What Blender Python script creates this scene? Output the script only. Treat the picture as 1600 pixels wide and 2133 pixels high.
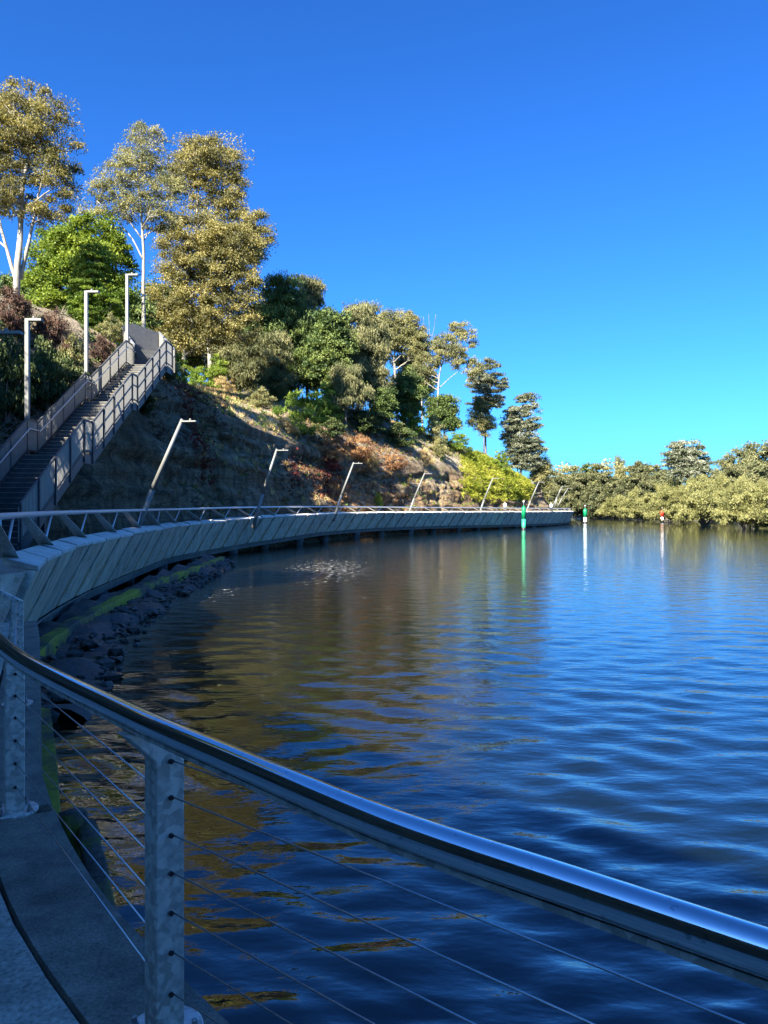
import bpy, math, random
import numpy as np
from mathutils import Vector
from mathutils.bvhtree import BVHTree

for _o in list(bpy.data.objects):
    bpy.data.objects.remove(_o, do_unlink=True)
SC = bpy.context.scene
COL = SC.collection

# ------------------------------------------------------------------ camera
F, YH, EYE = 1560.0, 1054.0, 2.95          # focal length in photo pixels, horizon row, eye above the water
cam = bpy.data.cameras.new('camera')
cam.sensor_fit = 'VERTICAL'
cam.sensor_height = 36.0
cam.lens = 36.0 * F / 2133.0
cam.shift_y = -(1066.5 - YH) / 2133.0
cam.clip_start, cam.clip_end = 0.05, 6000
camo = bpy.data.objects.new('camera', cam)
camo.location = (0, 0, EYE)
camo.rotation_euler = (math.radians(90), 0, 0)
COL.objects.link(camo)
SC.camera = camo

# ------------------------------------------------------------------ light
SUN_EL = math.radians(38)
SUN_AZ = math.radians(180 + 31)             # clockwise from +Y: behind the camera, to the left
to_sun = Vector((math.sin(SUN_AZ) * math.cos(SUN_EL), math.cos(SUN_AZ) * math.cos(SUN_EL), math.sin(SUN_EL)))
world = bpy.data.worlds.new('World')
SC.world = world
world.use_nodes = True
wn = world.node_tree
wn.nodes.clear()
w_out = wn.nodes.new('ShaderNodeOutputWorld')
w_bg = wn.nodes.new('ShaderNodeBackground')
w_sky = wn.nodes.new('ShaderNodeTexSky')
w_sky.sky_type = 'NISHITA'
w_sky.sun_disc = False
w_sky.sun_elevation = SUN_EL
w_sky.sun_rotation = SUN_AZ
w_sky.air_density = 1.0
w_sky.dust_density = 1.3
w_sky.ozone_density = 9.0
w_hs = wn.nodes.new('ShaderNodeGamma')             # one contrast and colour balance for the whole sky
w_hs.inputs['Gamma'].default_value = 1.25
wn.links.new(w_sky.outputs[0], w_hs.inputs['Color'])
w_mul = wn.nodes.new('ShaderNodeMix')
w_mul.data_type = 'RGBA'
w_mul.blend_type = 'MULTIPLY'
w_mul.inputs[0].default_value = 1.0
w_mul.inputs[7].default_value = (0.285, 0.625, 0.865, 1)
wn.links.new(w_hs.outputs[0], w_mul.inputs[6])
wn.links.new(w_mul.outputs[2], w_bg.inputs[0])
w_bg.inputs[1].default_value = 0.05   # the gamma above already thins the raw sky
wn.links.new(w_bg.outputs[0], w_out.inputs[0])
sun = bpy.data.lights.new('sun', 'SUN')
sun.energy = 4.9
sun.angle = math.radians(0.5)
sun.color = (1.0, 0.93, 0.80)
suno = bpy.data.objects.new('sun', sun)
suno.rotation_euler = to_sun.to_track_quat('Z', 'Y').to_euler()
suno.location = (-40, -30, 60)
COL.objects.link(suno)
SC.view_settings.view_transform = 'Standard'
SC.view_settings.look = 'None'
SC.view_settings.gamma = 1.0
SC.view_settings.exposure = 2.25
SC.view_settings.use_curve_mapping = False
try:
    SC.cycles.max_bounces = 6
    SC.cycles.transparent_max_bounces = 6
    SC.cycles.caustics_reflective = False
    SC.cycles.caustics_refractive = False
except Exception:
    pass

# ------------------------------------------------------------------ helpers
RNG = np.random.default_rng(7)

def at(px, py, d):
    """world point seen at photo pixel (px, py) at depth d"""
    return Vector(((px - 800.0) / F * d, d, EYE - (py - YH) / F * d))

def mesh_data(name, verts, faces, mats, smooth=False, mat_idx=None, attrs=None):
    me = bpy.data.meshes.new(name)
    verts = np.asarray(verts, dtype=np.float32).reshape(-1, 3)
    if isinstance(faces, np.ndarray):
        k = faces.shape[1]
        nf = faces.shape[0]
        me.vertices.add(len(verts))
        me.vertices.foreach_set('co', verts.ravel())
        me.loops.add(nf * k)
        me.loops.foreach_set('vertex_index', faces.astype(np.int32).ravel())
        me.polygons.add(nf)
        me.polygons.foreach_set('loop_start', np.arange(0, nf * k, k, dtype=np.int32))
        me.polygons.foreach_set('loop_total', np.full(nf, k, dtype=np.int32))
        me.update(calc_edges=True)
    else:
        me.from_pydata([tuple(float(c) for c in v) for v in verts], [], [tuple(int(i) for i in f) for f in faces])
        me.update()
    for m in (mats if isinstance(mats, (list, tuple)) else [mats]):
        me.materials.append(m)
    if mat_idx is not None:
        me.polygons.foreach_set('material_index', np.asarray(mat_idx, dtype=np.int32))
    if attrs:
        for n, arr in attrs.items():
            a = me.attributes.new(n, 'FLOAT', 'POINT')
            a.data.foreach_set('value', np.asarray(arr, dtype=np.float32))
    me.polygons.foreach_set('use_smooth', np.full(len(me.polygons), bool(smooth)))
    return me

def obj(name, me, parent=None, loc=(0, 0, 0)):
    o = bpy.data.objects.new(name, me)
    COL.objects.link(o)
    o.location = loc
    if parent is not None:
        o.parent = parent
    return o

def tag(o, label=None, cat=None, group=None, kind=None):
    if label: o['label'] = label
    if cat: o['category'] = cat
    if group: o['group'] = group
    if kind: o['kind'] = kind
    return o

def empty(name, loc, rz=0.0):
    o = bpy.data.objects.new(name, None)
    COL.objects.link(o)
    o.location = loc
    o.rotation_euler = (0, 0, rz)
    o.empty_display_size = 0.3
    return o

def copy_tree(root, loc=None, rz=None, scale=None):
    r = root.copy()
    COL.objects.link(r)
    for ch in root.children:
        c = ch.copy()
        COL.objects.link(c)
        c.parent = r
        for g in ch.children:
            d = g.copy()
            COL.objects.link(d)
            d.parent = c
    if loc is not None: r.location = loc
    if rz is not None: r.rotation_euler = (0, 0, rz)
    if scale is not None: r.scale = scale
    return r

class MB:
    """collects simple solids into one mesh"""
    def __init__(self):
        self.v, self.f, self.m = [], [], []
    def add(self, vs, fs, mi=0):
        b = len(self.v)
        self.v += [tuple(x) for x in vs]
        self.f += [tuple(b + i for i in f) for f in fs]
        self.m += [mi] * len(fs)
    def hexa(self, p, mi=0):
        """8 points: bottom ring 0-3, top ring 4-7"""
        self.add(p, [(3, 2, 1, 0), (4, 5, 6, 7), (0, 1, 5, 4), (1, 2, 6, 5), (2, 3, 7, 6), (3, 0, 4, 7)], mi)
    def box(self, c, half, ax=(1, 0, 0), ay=(0, 1, 0), az=(0, 0, 1), mi=0):
        c, ax, ay, az = Vector(c), Vector(ax).normalized(), Vector(ay).normalized(), Vector(az).normalized()
        hx, hy, hz = half
        p = [c + ax * (sx * hx) + ay * (sy * hy) + az * (sz * hz) for sz in (-1, 1) for sx, sy in ((-1, -1), (1, -1), (1, 1), (-1, 1))]
        self.hexa(p, mi)
    def bar(self, a, b, w, h, up=(0, 0, 1), mi=0):
        a, b = Vector(a), Vector(b)
        t = (b - a)
        L = t.length
        t.normalize()
        s = t.cross(Vector(up))
        if s.length < 1e-4: s = t.cross(Vector((1, 0, 0)))
        s.normalize()
        u = s.cross(t)
        self.box((a + b) / 2, (L / 2, w / 2, h / 2), t, s, u, mi)
    def tube(self, path, radii, n=8, cap=True, mi=0):
        path = [Vector(p) for p in path]
        if not hasattr(radii, '__len__'): radii = [radii] * len(path)
        rings = []
        ref = None
        for i, p in enumerate(path):
            t = (path[min(i + 1, len(path) - 1)] - path[max(i - 1, 0)])
            if t.length < 1e-9: t = Vector((0, 0, 1))
            t.normalize()
            if ref is None:
                ref = Vector((0, 0, 1)) if abs(t.z) < 0.9 else Vector((1, 0, 0))
            a = ref - t * ref.dot(t)
            a.normalize()
            ref = a
            b = t.cross(a)
            rings.append([p + (a * math.cos(2 * math.pi * k / n) + b * math.sin(2 * math.pi * k / n)) * radii[i] for k in range(n)])
        vs = [v for r in rings for v in r]
        fs = []
        for i in range(len(path) - 1):
            for k in range(n):
                fs.append((i * n + k, i * n + (k + 1) % n, (i + 1) * n + (k + 1) % n, (i + 1) * n + k))
        if cap:
            fs.append(tuple(range(n - 1, -1, -1)))
            fs.append(tuple((len(path) - 1) * n + k for k in range(n)))
        self.add(vs, fs, mi)
    def lathe(self, c, prof, n=16, mi=0):
        """profile of (radius, z) about a vertical axis through c"""
        c = Vector(c)
        vs, fs = [], []
        for r, z in prof:
            vs += [c + Vector((r * math.cos(2 * math.pi * k / n), r * math.sin(2 * math.pi * k / n), z)) for k in range(n)]
        for i in range(len(prof) - 1):
            for k in range(n):
                fs.append((i * n + k, i * n + (k + 1) % n, (i + 1) * n + (k + 1) % n, (i + 1) * n + k))
        fs.append(tuple(range(n - 1, -1, -1)))
        fs.append(tuple((len(prof) - 1) * n + k for k in range(n)))
        self.add(vs, fs, mi)
    def prism(self, poly, ext, mi=0):
        """planar polygon (3-D points) extruded by the vector ext"""
        ext = Vector(ext)
        n = len(poly)
        vs = [Vector(p) for p in poly] + [Vector(p) + ext for p in poly]
        fs = [tuple(range(n - 1, -1, -1)), tuple(range(n, 2 * n))] + [(i, (i + 1) % n, n + (i + 1) % n, n + i) for i in range(n)]
        self.add(vs, fs, mi)
    def data(self, name, mats, smooth=False, bevel=None):
        me = mesh_data(name, self.v, self.f, mats, smooth, self.m)
        return me
    def build(self, name, mats, parent=None, smooth=False, loc=(0, 0, 0), bevel=0.0):
        me = self.data(name, mats, smooth)
        o = obj(name, me, parent, loc)
        if bevel > 0:
            md = o.modifiers.new('edge', 'BEVEL')
            md.width = bevel
            md.segments = 2
            md.limit_method = 'ANGLE'
        return o

# numpy value noise -------------------------------------------------
_P = np.random.default_rng(3).permutation(512)
_PV = np.random.default_rng(5).random(512)
def vnoise(x, y, z):
    x, y, z = np.broadcast_arrays(np.asarray(x, float), np.asarray(y, float), np.asarray(z, float))
    xi, yi, zi = np.floor(x).astype(int), np.floor(y).astype(int), np.floor(z).astype(int)
    xf, yf, zf = x - xi, y - yi, z - zi
    u, v, w = xf * xf * (3 - 2 * xf), yf * yf * (3 - 2 * yf), zf * zf * (3 - 2 * zf)
    def h(a, b, c):
        return _PV[_P[(_P[(_P[a & 511] + b) & 511] + c) & 511]]
    r = 0
    for dx in (0, 1):
        for dy in (0, 1):
            for dz in (0, 1):
                r = r + h(xi + dx, yi + dy, zi + dz) * (u if dx else 1 - u) * (v if dy else 1 - v) * (w if dz else 1 - w)
    return r * 2 - 1
def fbm(x, y, z, oct=4):
    r, a = 0, 1.0
    for _ in range(oct):
        r = r + a * vnoise(x, y, z)
        x, y, z, a = x * 2.03 + 7.1, y * 2.03 + 3.7, z * 2.03 + 1.3, a * 0.5
    return r

def spline(pts, step):
    """Catmull-Rom through pts, resampled at an even step"""
    P = np.array(pts, float)
    P = np.vstack([2 * P[0] - P[1], P, 2 * P[-1] - P[-2]])
    out = []
    for i in range(1, len(P) - 2):
        t = np.linspace(0, 1, 24, endpoint=False)[:, None]
        a, b, c, d = P[i - 1], P[i], P[i + 1], P[i + 2]
        out.append(0.5 * ((2 * b) + (-a + c) * t + (2 * a - 5 * b + 4 * c - d) * t ** 2 + (-a + 3 * b - 3 * c + d) * t ** 3))
    out.append(P[-2][None])
    Q = np.vstack(out)
    L = np.concatenate([[0], np.cumsum(np.linalg.norm(np.diff(Q, axis=0), axis=1))])
    n = max(2, int(L[-1] / step) + 1)
    s = np.linspace(0, L[-1], n)
    return np.stack([np.interp(s, L, Q[:, k]) for k in range(Q.shape[1])], 1), s

# ------------------------------------------------------------------ materials
def new_mat(name):
    m = bpy.data.materials.new(name)
    m.use_nodes = True
    nt = m.node_tree
    return m, nt, nt.nodes['Principled BSDF']

def N(nt, typ, **kw):
    n = nt.nodes.new(typ)
    for k, v in kw.items():
        if k in n.inputs: n.inputs[k].default_value = v
        else: setattr(n, k, v)
    return n

def ramp(nt, fac, stops):
    r = nt.nodes.new('ShaderNodeValToRGB')
    e = r.color_ramp.elements
    while len(e) < len(stops): e.new(0.5)
    for i, (p, c) in enumerate(stops):
        e[i].position = p
        e[i].color = (c[0], c[1], c[2], 1)
    nt.links.new(fac, r.inputs[0])
    return r.outputs[0]

def coords(nt, scale=(1, 1, 1), kind='Object'):
    tc = N(nt, 'ShaderNodeTexCoord')
    mp = N(nt, 'ShaderNodeMapping')
    mp.inputs['Scale'].default_value = scale
    nt.links.new(tc.outputs[kind], mp.inputs[0])
    return mp.outputs[0]

def noise(nt, vec, scale, detail=5, rough=0.6):
    n = N(nt, 'ShaderNodeTexNoise')
    n.inputs['Scale'].default_value = scale
    n.inputs['Detail'].default_value = detail
    n.inputs['Roughness'].default_value = rough
    if vec is not None: nt.links.new(vec, n.inputs['Vector'])
    return n.outputs['Fac']

def mix(nt, fac, a, b, mode='MIX'):
    m = nt.nodes.new('ShaderNodeMix')
    m.data_type = 'RGBA'
    m.blend_type = mode
    for s, i in ((fac, 0), (a, 6), (b, 7)):
        if isinstance(s, (int, float)): m.inputs[i].default_value = s
        elif isinstance(s, tuple): m.inputs[i].default_value = (s[0], s[1], s[2], 1)
        else: nt.links.new(s, m.inputs[i])
    return m.outputs[2]

def bump(nt, bs, h, strength=0.3, dist=0.02):
    b = N(nt, 'ShaderNodeBump')
    b.inputs['Strength'].default_value = strength
    b.inputs['Distance'].default_value = dist
    nt.links.new(h, b.inputs['Height'])
    nt.links.new(b.outputs[0], bs.inputs['Normal'])
    return b

def concrete(name, dark, light, scale=1.5, grain=40, rough=0.85, streak=False, stain=None, worn=False):
    m, nt, bs = new_mat(name)
    v = coords(nt)
    big = noise(nt, v, scale, 6, 0.65)
    col = ramp(nt, big, [(0.3, dark), (0.7, light)])
    sp = noise(nt, v, grain, 3, 0.7)
    k = 1.0 if worn else 0.4
    g = ramp(nt, sp, [(0.32, (1 - 0.5 * k,) * 3), (0.5, (1 - 0.05 * k,) * 3), (0.68, (1 + 0.25 * k,) * 3)])
    blot = noise(nt, v, scale * 3.7, 7, 0.75)
    g = mix(nt, 1.0, g, ramp(nt, blot, [(0.38, (1 - 0.38 * k, 1 - 0.39 * k, 1 - 0.40 * k)), (0.55, (1, 1, 1)), (0.70, (1 + 0.22 * k, 1 + 0.21 * k, 1 + 0.18 * k))]), 'MULTIPLY')
    col = mix(nt, 1.0, col, g, 'MULTIPLY')
    if streak:
        v2 = coords(nt, (3.5, 3.5, 0.25))
        st = noise(nt, v2, 1.6, 4, 0.6)
        col = mix(nt, 1.0, col, ramp(nt, st, [(0.35, (0.62, 0.60, 0.56)), (0.6, (1, 1, 1))]), 'MULTIPLY')
    if streak:
        oi = N(nt, 'ShaderNodeObjectInfo')
        col = mix(nt, 1.0, col, ramp(nt, oi.outputs['Random'], [(0.0, (0.80, 0.80, 0.81)), (0.5, (0.97, 0.96, 0.95)), (1.0, (1.10, 1.09, 1.05))]), 'MULTIPLY')
    if stain:
        sn = noise(nt, v, 0.9, 5, 0.7)
        f = ramp(nt, sn, [(0.56, (0, 0, 0)), (0.66, (0.7, 0.7, 0.7))])
        col = mix(nt, f, col, stain)
    nt.links.new(col, bs.inputs['Base Color'])
    bs.inputs['Roughness'].default_value = rough
    bump(nt, bs, sp, 0.35, 0.01)
    return m

def metal(name, base, rough, metallic=1.0, mottled=0.0, scale=25):
    m, nt, bs = new_mat(name)
    bs.inputs['Metallic'].default_value = metallic
    bs.inputs['Roughness'].default_value = rough
    bs.inputs['Base Color'].default_value = (*base, 1)
    v = coords(nt)
    n = noise(nt, v, scale, 4, 0.6)
    if mottled > 0:
        lo = tuple(c * (1 - mottled) for c in base)
        hi = tuple(min(1, c * (1 + mottled)) for c in base)
        vo = N(nt, 'ShaderNodeTexVoronoi')
        vo.inputs['Scale'].default_value = scale * 1.2
        nt.links.new(v, vo.inputs['Vector'])
        mm = N(nt, 'ShaderNodeMath', operation='ADD')
        nt.links.new(n, mm.inputs[0])
        sc = N(nt, 'ShaderNodeSeparateColor')
        nt.links.new(vo.outputs['Color'], sc.inputs[0])
        m2 = N(nt, 'ShaderNodeMath', operation='MULTIPLY_ADD')
        nt.links.new(sc.outputs[0], m2.inputs[0])
        m2.inputs[1].default_value = 0.45
        m2.inputs[2].default_value = -0.22
        nt.links.new(m2.outputs[0], mm.inputs[1])
        nt.links.new(ramp(nt, mm.outputs[0], [(0.3, lo), (0.7, hi)]), bs.inputs['Base Color'])
        rr = ramp(nt, n, [(0.3, (rough * 0.75,) * 3), (0.7, (min(1, rough * 1.3),) * 3)])
        nt.links.new(rr, bs.inputs['Roughness'])
    return m

def paint(name, base, rough=0.5, wear=0.15):
    m, nt, bs = new_mat(name)
    v = coords(nt)
    n = noise(nt, v, 6, 6, 0.65)
    lo = tuple(c * (1 - wear) for c in base)
    hi = tuple(min(1, c * (1 + wear)) for c in base)
    nt.links.new(ramp(nt, n, [(0.3, lo), (0.7, hi)]), bs.inputs['Base Color'])
    bs.inputs['Roughness'].default_value = rough
    return m

def leaf_mat(name, a, b, c=None, trans=0.3, rough=0.58):
    """a..b by tone of the clump, with a spread leaf by leaf"""
    m, nt, bs = new_mat(name)
    at_ = N(nt, 'ShaderNodeAttribute', attribute_name='tone')
    geo = N(nt, 'ShaderNodeNewGeometry')
    mm = N(nt, 'ShaderNodeMath', operation='MULTIPLY_ADD')
    nt.links.new(geo.outputs['Random Per Island'], mm.inputs[0])
    mm.inputs[1].default_value = 0.34
    mm.inputs[2].default_value = -0.17
    ad = N(nt, 'ShaderNodeMath', operation='ADD')
    nt.links.new(at_.outputs['Fac'], ad.inputs[0])
    nt.links.new(mm.outputs[0], ad.inputs[1])
    stops = [(0.15, a), (0.85, b)] if c is None else [(0.1, a), (0.55, b), (0.95, c)]
    col = ramp(nt, ad.outputs[0], stops)
    nt.links.new(col, bs.inputs['Base Color'])
    bs.inputs['Roughness'].default_value = rough
    bs.inputs['Specular IOR Level'].default_value = 0.22
    tr = N(nt, 'ShaderNodeBsdfTranslucent')
    nt.links.new(mix(nt, 1.0, col, (1.25, 1.2, 0.6), 'MULTIPLY'), tr.inputs['Color'])
    ms = N(nt, 'ShaderNodeMixShader')
    ms.inputs[0].default_value = trans
    nt.links.new(bs.outputs[0], ms.inputs[1])
    nt.links.new(tr.outputs[0], ms.inputs[2])
    nt.links.new(ms.outputs[0], nt.nodes['Material Output'].inputs['Surface'])
    return m

def bark(name, dark, light):
    m, nt, bs = new_mat(name)
    v = coords(nt, (1, 1, 0.35))
    n = noise(nt, v, 2.2, 6, 0.7)
    nt.links.new(ramp(nt, n, [(0.32, dark), (0.6, light)]), bs.inputs['Base Color'])
    bs.inputs['Roughness'].default_value = 0.85
    bump(nt, bs, noise(nt, v, 14, 4, 0.6), 0.5, 0.03)
    return m

M_prom = concrete('promenade_concrete', (0.30, 0.275, 0.22), (0.54, 0.49, 0.40), 1.1, 55, 0.85, worn=True)
M_edge = concrete('edge_concrete', (0.13, 0.112, 0.085), (0.24, 0.21, 0.165), 1.6, 85, 0.9, stain=(0.34, 0.30, 0.24), worn=True)
M_panel = concrete('precast_concrete', (0.54, 0.47, 0.36), (0.76, 0.68, 0.53), 0.7, 30, 0.8, streak=True)
M_cap = concrete('cap_concrete', (0.54, 0.51, 0.45), (0.74, 0.71, 0.64), 0.8, 30, 0.8)
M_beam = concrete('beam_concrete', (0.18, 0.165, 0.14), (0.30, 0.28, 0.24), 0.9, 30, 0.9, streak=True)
M_backing = concrete('groove_shade_concrete', (0.035, 0.033, 0.03), (0.075, 0.07, 0.062), 0.9, 30, 0.9)  # colour darkened to paint shade into the grooves between panels
M_slot = paint('rusty_slot', (0.50, 0.34, 0.16), 0.9, 0.4)
M_pile = concrete('pile_concrete', (0.05, 0.05, 0.045), (0.14, 0.135, 0.125), 1.2, 20, 0.9)
M_galv = metal('galvanised_steel', (0.60, 0.57, 0.51), 0.48, 0.6, 0.26, 34)
M_rail = metal('polished_steel', (0.72, 0.73, 0.75), 0.09, 1.0)
def wear(m):
    nt = m.node_tree; bs = nt.nodes['Principled BSDF']
    v = coords(nt)
    a = noise(nt, v, 38, 6, 0.75)
    nt.links.new(ramp(nt, a, [(0.35, (0.06,) * 3), (0.62, (0.12,) * 3), (0.74, (0.30,) * 3)]), bs.inputs['Roughness'])
    sp = noise(nt, v, 75, 2, 0.5)
    nt.links.new(ramp(nt, sp, [(0.0, (0.74, 0.75, 0.76)), (0.66, (0.70, 0.71, 0.73)), (0.74, (0.42, 0.43, 0.45))]), bs.inputs['Base Color'])
    bump(nt, bs, noise(nt, v, 5, 2, 0.5), 0.05, 0.01)
wear(M_rail)
M_cable = metal('cable_steel', (0.55, 0.56, 0.57), 0.3, 1.0)
M_brail = metal('brushed_steel', (0.62, 0.63, 0.64), 0.4, 0.8)
M_bolt = metal('bolt_steel', (0.3, 0.31, 0.32), 0.45, 0.9, 0.2, 60)
M_pole = paint('pole_grey_paint', (0.17, 0.172, 0.158), 0.5, 0.12)
M_stairs = paint('stair_grey_steel', (0.05, 0.052, 0.056), 0.5, 0.2)
M_tread = concrete('tread_concrete', (0.055, 0.057, 0.057), (0.10, 0.104, 0.104), 2.0, 30, 0.8)
M_baluster = paint('baluster_bronze', (0.24, 0.23, 0.20), 0.5, 0.12)
M_black = paint('black_rubber', (0.015, 0.015, 0.016), 0.5, 0.2)

def algae_mat():
    m, nt, bs = new_mat('algae_concrete')
    v = coords(nt)
    n = noise(nt, v, 0.55, 5, 0.65)
    f = noise(nt, v, 9, 6, 0.7)
    base = ramp(nt, f, [(0.3, (0.03, 0.03, 0.022)), (0.7, (0.10, 0.095, 0.07))])
    gr = ramp(nt, f, [(0.3, (0.15, 0.135, 0.005)), (0.7, (0.46, 0.41, 0.018))])
    msk = ramp(nt, n, [(0.41, (0, 0, 0)), (0.55, (1, 1, 1))])
    nt.links.new(mix(nt, msk, base, gr), bs.inputs['Base Color'])
    bs.inputs['Roughness'].default_value = 0.7
    bump(nt, bs, f, 0.6, 0.03)
    return m
M_algae = algae_mat()
def timber_mat():
    m, nt, bs = new_mat('mossy_timber')
    v = coords(nt)
    f = noise(nt, coords(nt, (9, 9, 1.2)), 2.0, 6, 0.7)
    n = noise(nt, v, 2.3, 6, 0.7)
    base = ramp(nt, f, [(0.3, (0.03, 0.023, 0.016)), (0.7, (0.13, 0.10, 0.07))])
    moss = ramp(nt, f, [(0.3, (0.06, 0.06, 0.006)), (0.7, (0.20, 0.19, 0.014))])
    nt.links.new(mix(nt, ramp(nt, n, [(0.48, (0, 0, 0)), (0.60, (1, 1, 1))]), base, moss), bs.inputs['Base Color'])
    bs.inputs['Roughness'].default_value = 0.85
    bump(nt, bs, f, 0.8, 0.02)
    return m
M_timber = timber_mat()

def rock_mat(name='cliff_rock'):
    m, nt, bs = new_mat(name)
    v = coords(nt)
    vs = coords(nt, (0.35, 0.35, 2.2))
    strata = noise(nt, vs, 1.1, 7, 0.68)
    big = noise(nt, v, 0.22, 5, 0.6)
    fine = noise(nt, v, 3.2, 8, 0.72)
    drip = noise(nt, coords(nt, (1.6, 1.6, 0.12)), 1.0, 5, 0.6)
    c1 = ramp(nt, strata, [(0.30, (0.10, 0.078, 0.055)), (0.48, (0.29, 0.225, 0.15)), (0.66, (0.48, 0.38, 0.26))])
    c1 = mix(nt, ramp(nt, big, [(0.42, (0, 0, 0)), (0.6, (0.75,) * 3)]), c1, (0.30, 0.19, 0.10))
    c1 = mix(nt, 1.0, c1, ramp(nt, drip, [(0.35, (0.42, 0.42, 0.45)), (0.6, (1, 1, 1))]), 'MULTIPLY')
    crack = N(nt, 'ShaderNodeTexVoronoi')
    crack.feature = 'DISTANCE_TO_EDGE'
    crack.inputs['Scale'].default_value = 0.55
    cw = N(nt, 'ShaderNodeTexNoise'); cw.inputs['Scale'].default_value = 0.8; cw.inputs['Detail'].default_value = 6
    nt.links.new(v, cw.inputs['Vector'])
    cv = mix(nt, 0.55, coords(nt, (0.7, 0.7, 2.4)), cw.outputs['Color'], 'LINEAR_LIGHT')
    nt.links.new(cv, crack.inputs['Vector'])
    c1 = mix(nt, 1.0, c1, ramp(nt, crack.outputs['Distance'], [(0.0, (0.5, 0.47, 0.44)), (0.035, (1, 1, 1))]), 'MULTIPLY')
    rk = mix(nt, 1.0, c1, ramp(nt, fine, [(0.25, (0.5, 0.5, 0.5)), (0.7, (1.15, 1.12, 1.05))]), 'MULTIPLY')
    # soil and dead grass where the ground lies flatter
    sg = ramp(nt, noise(nt, v, 1.3, 7, 0.7), [(0.3, (0.15, 0.125, 0.08)), (0.5, (0.35, 0.29, 0.20)), (0.72, (0.50, 0.43, 0.32))])
    gg = ramp(nt, noise(nt, v, 2.1, 7, 0.7), [(0.3, (0.028, 0.04, 0.012)), (0.7, (0.09, 0.10, 0.03))])
    a1 = N(nt, 'ShaderNodeAttribute', attribute_name='soil')
    a2 = N(nt, 'ShaderNodeAttribute', attribute_name='green')
    col = mix(nt, a1.outputs['Fac'], rk, sg)
    col = mix(nt, a2.outputs['Fac'], col, gg)
    nt.links.new(col, bs.inputs['Base Color'])
    bs.inputs['Roughness'].default_value = 0.95
    bs.inputs['Specular IOR Level'].default_value = 0.2
    ad = N(nt, 'ShaderNodeMath', operation='ADD')
    nt.links.new(strata, ad.inputs[0])
    nt.links.new(fine, ad.inputs[1])
    bump(nt, bs, ad.outputs[0], 1.0, 0.35)
    return m
M_cliff = rock_mat()

# ------------------------------------------------------------------ shoreline curve (outer edge of promenade and boardwalk)
SHORE = [(30, -14), (18, -8.5), (8, -4.0), (4.0, -1.35), (1.9, 0.25), (0.72, 1.17), (0.16, 1.60), (-0.46, 2.24), (-1.24, 3.15), (-2.03, 4.43),
         (-2.71, 5.9), (-4.0, 8.7), (-5.3, 11.4), (-5.95, 13.1), (-7.0, 16.9), (-7.75, 20.6), (-8.2, 23.6), (-8.65, 27.2), (-9.2, 31.8),
         (-9.6, 37.0), (-8.75, 45), (-6.8, 53), (-3.97, 62), (0, 71), (5.1, 80), (11.5, 90), (19.6, 102), (25.3, 111), (29.2, 118),
         (31.6, 125), (32.0, 136), (30.5, 160), (29, 185)]
SH, SS = spline(SHORE, 0.25)
TG = np.gradient(SH, axis=0)
TG /= np.linalg.norm(TG, axis=1)[:, None]
LD = np.stack([-TG[:, 1], TG[:, 0]], 1)       # landward normal

def s_at_depth(d):
    ok = SS > 12
    i0 = np.argmax(ok)
    return float(np.interp(d, SH[i0:, 1], SS[i0:]))
def shore(s, t=0.0):
    x = np.interp(s, SS, SH[:, 0]) + t * np.interp(s, SS, LD[:, 0])
    y = np.interp(s, SS, SH[:, 1]) + t * np.interp(s, SS, LD[:, 1])
    return x, y
def depth_of_s(s):
    return np.interp(s, SS, SH[:, 1])

# stairs corridor
ST_X = lambda Y: -11.9 - 0.03 * (Y - 27)
ST_HALF = 1.02
#            depth, floor height
ST_PROF = [(22.0, 1.65), (27.1, 4.77), (28.0, 4.77), (32.8, 7.46), (33.6, 7.46), (38.5, 10.15), (39.8, 10.15)]
def stair_floor(Y):
    return np.interp(Y, [p[0] for p in ST_PROF], [p[1] for p in ST_PROF])

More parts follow.
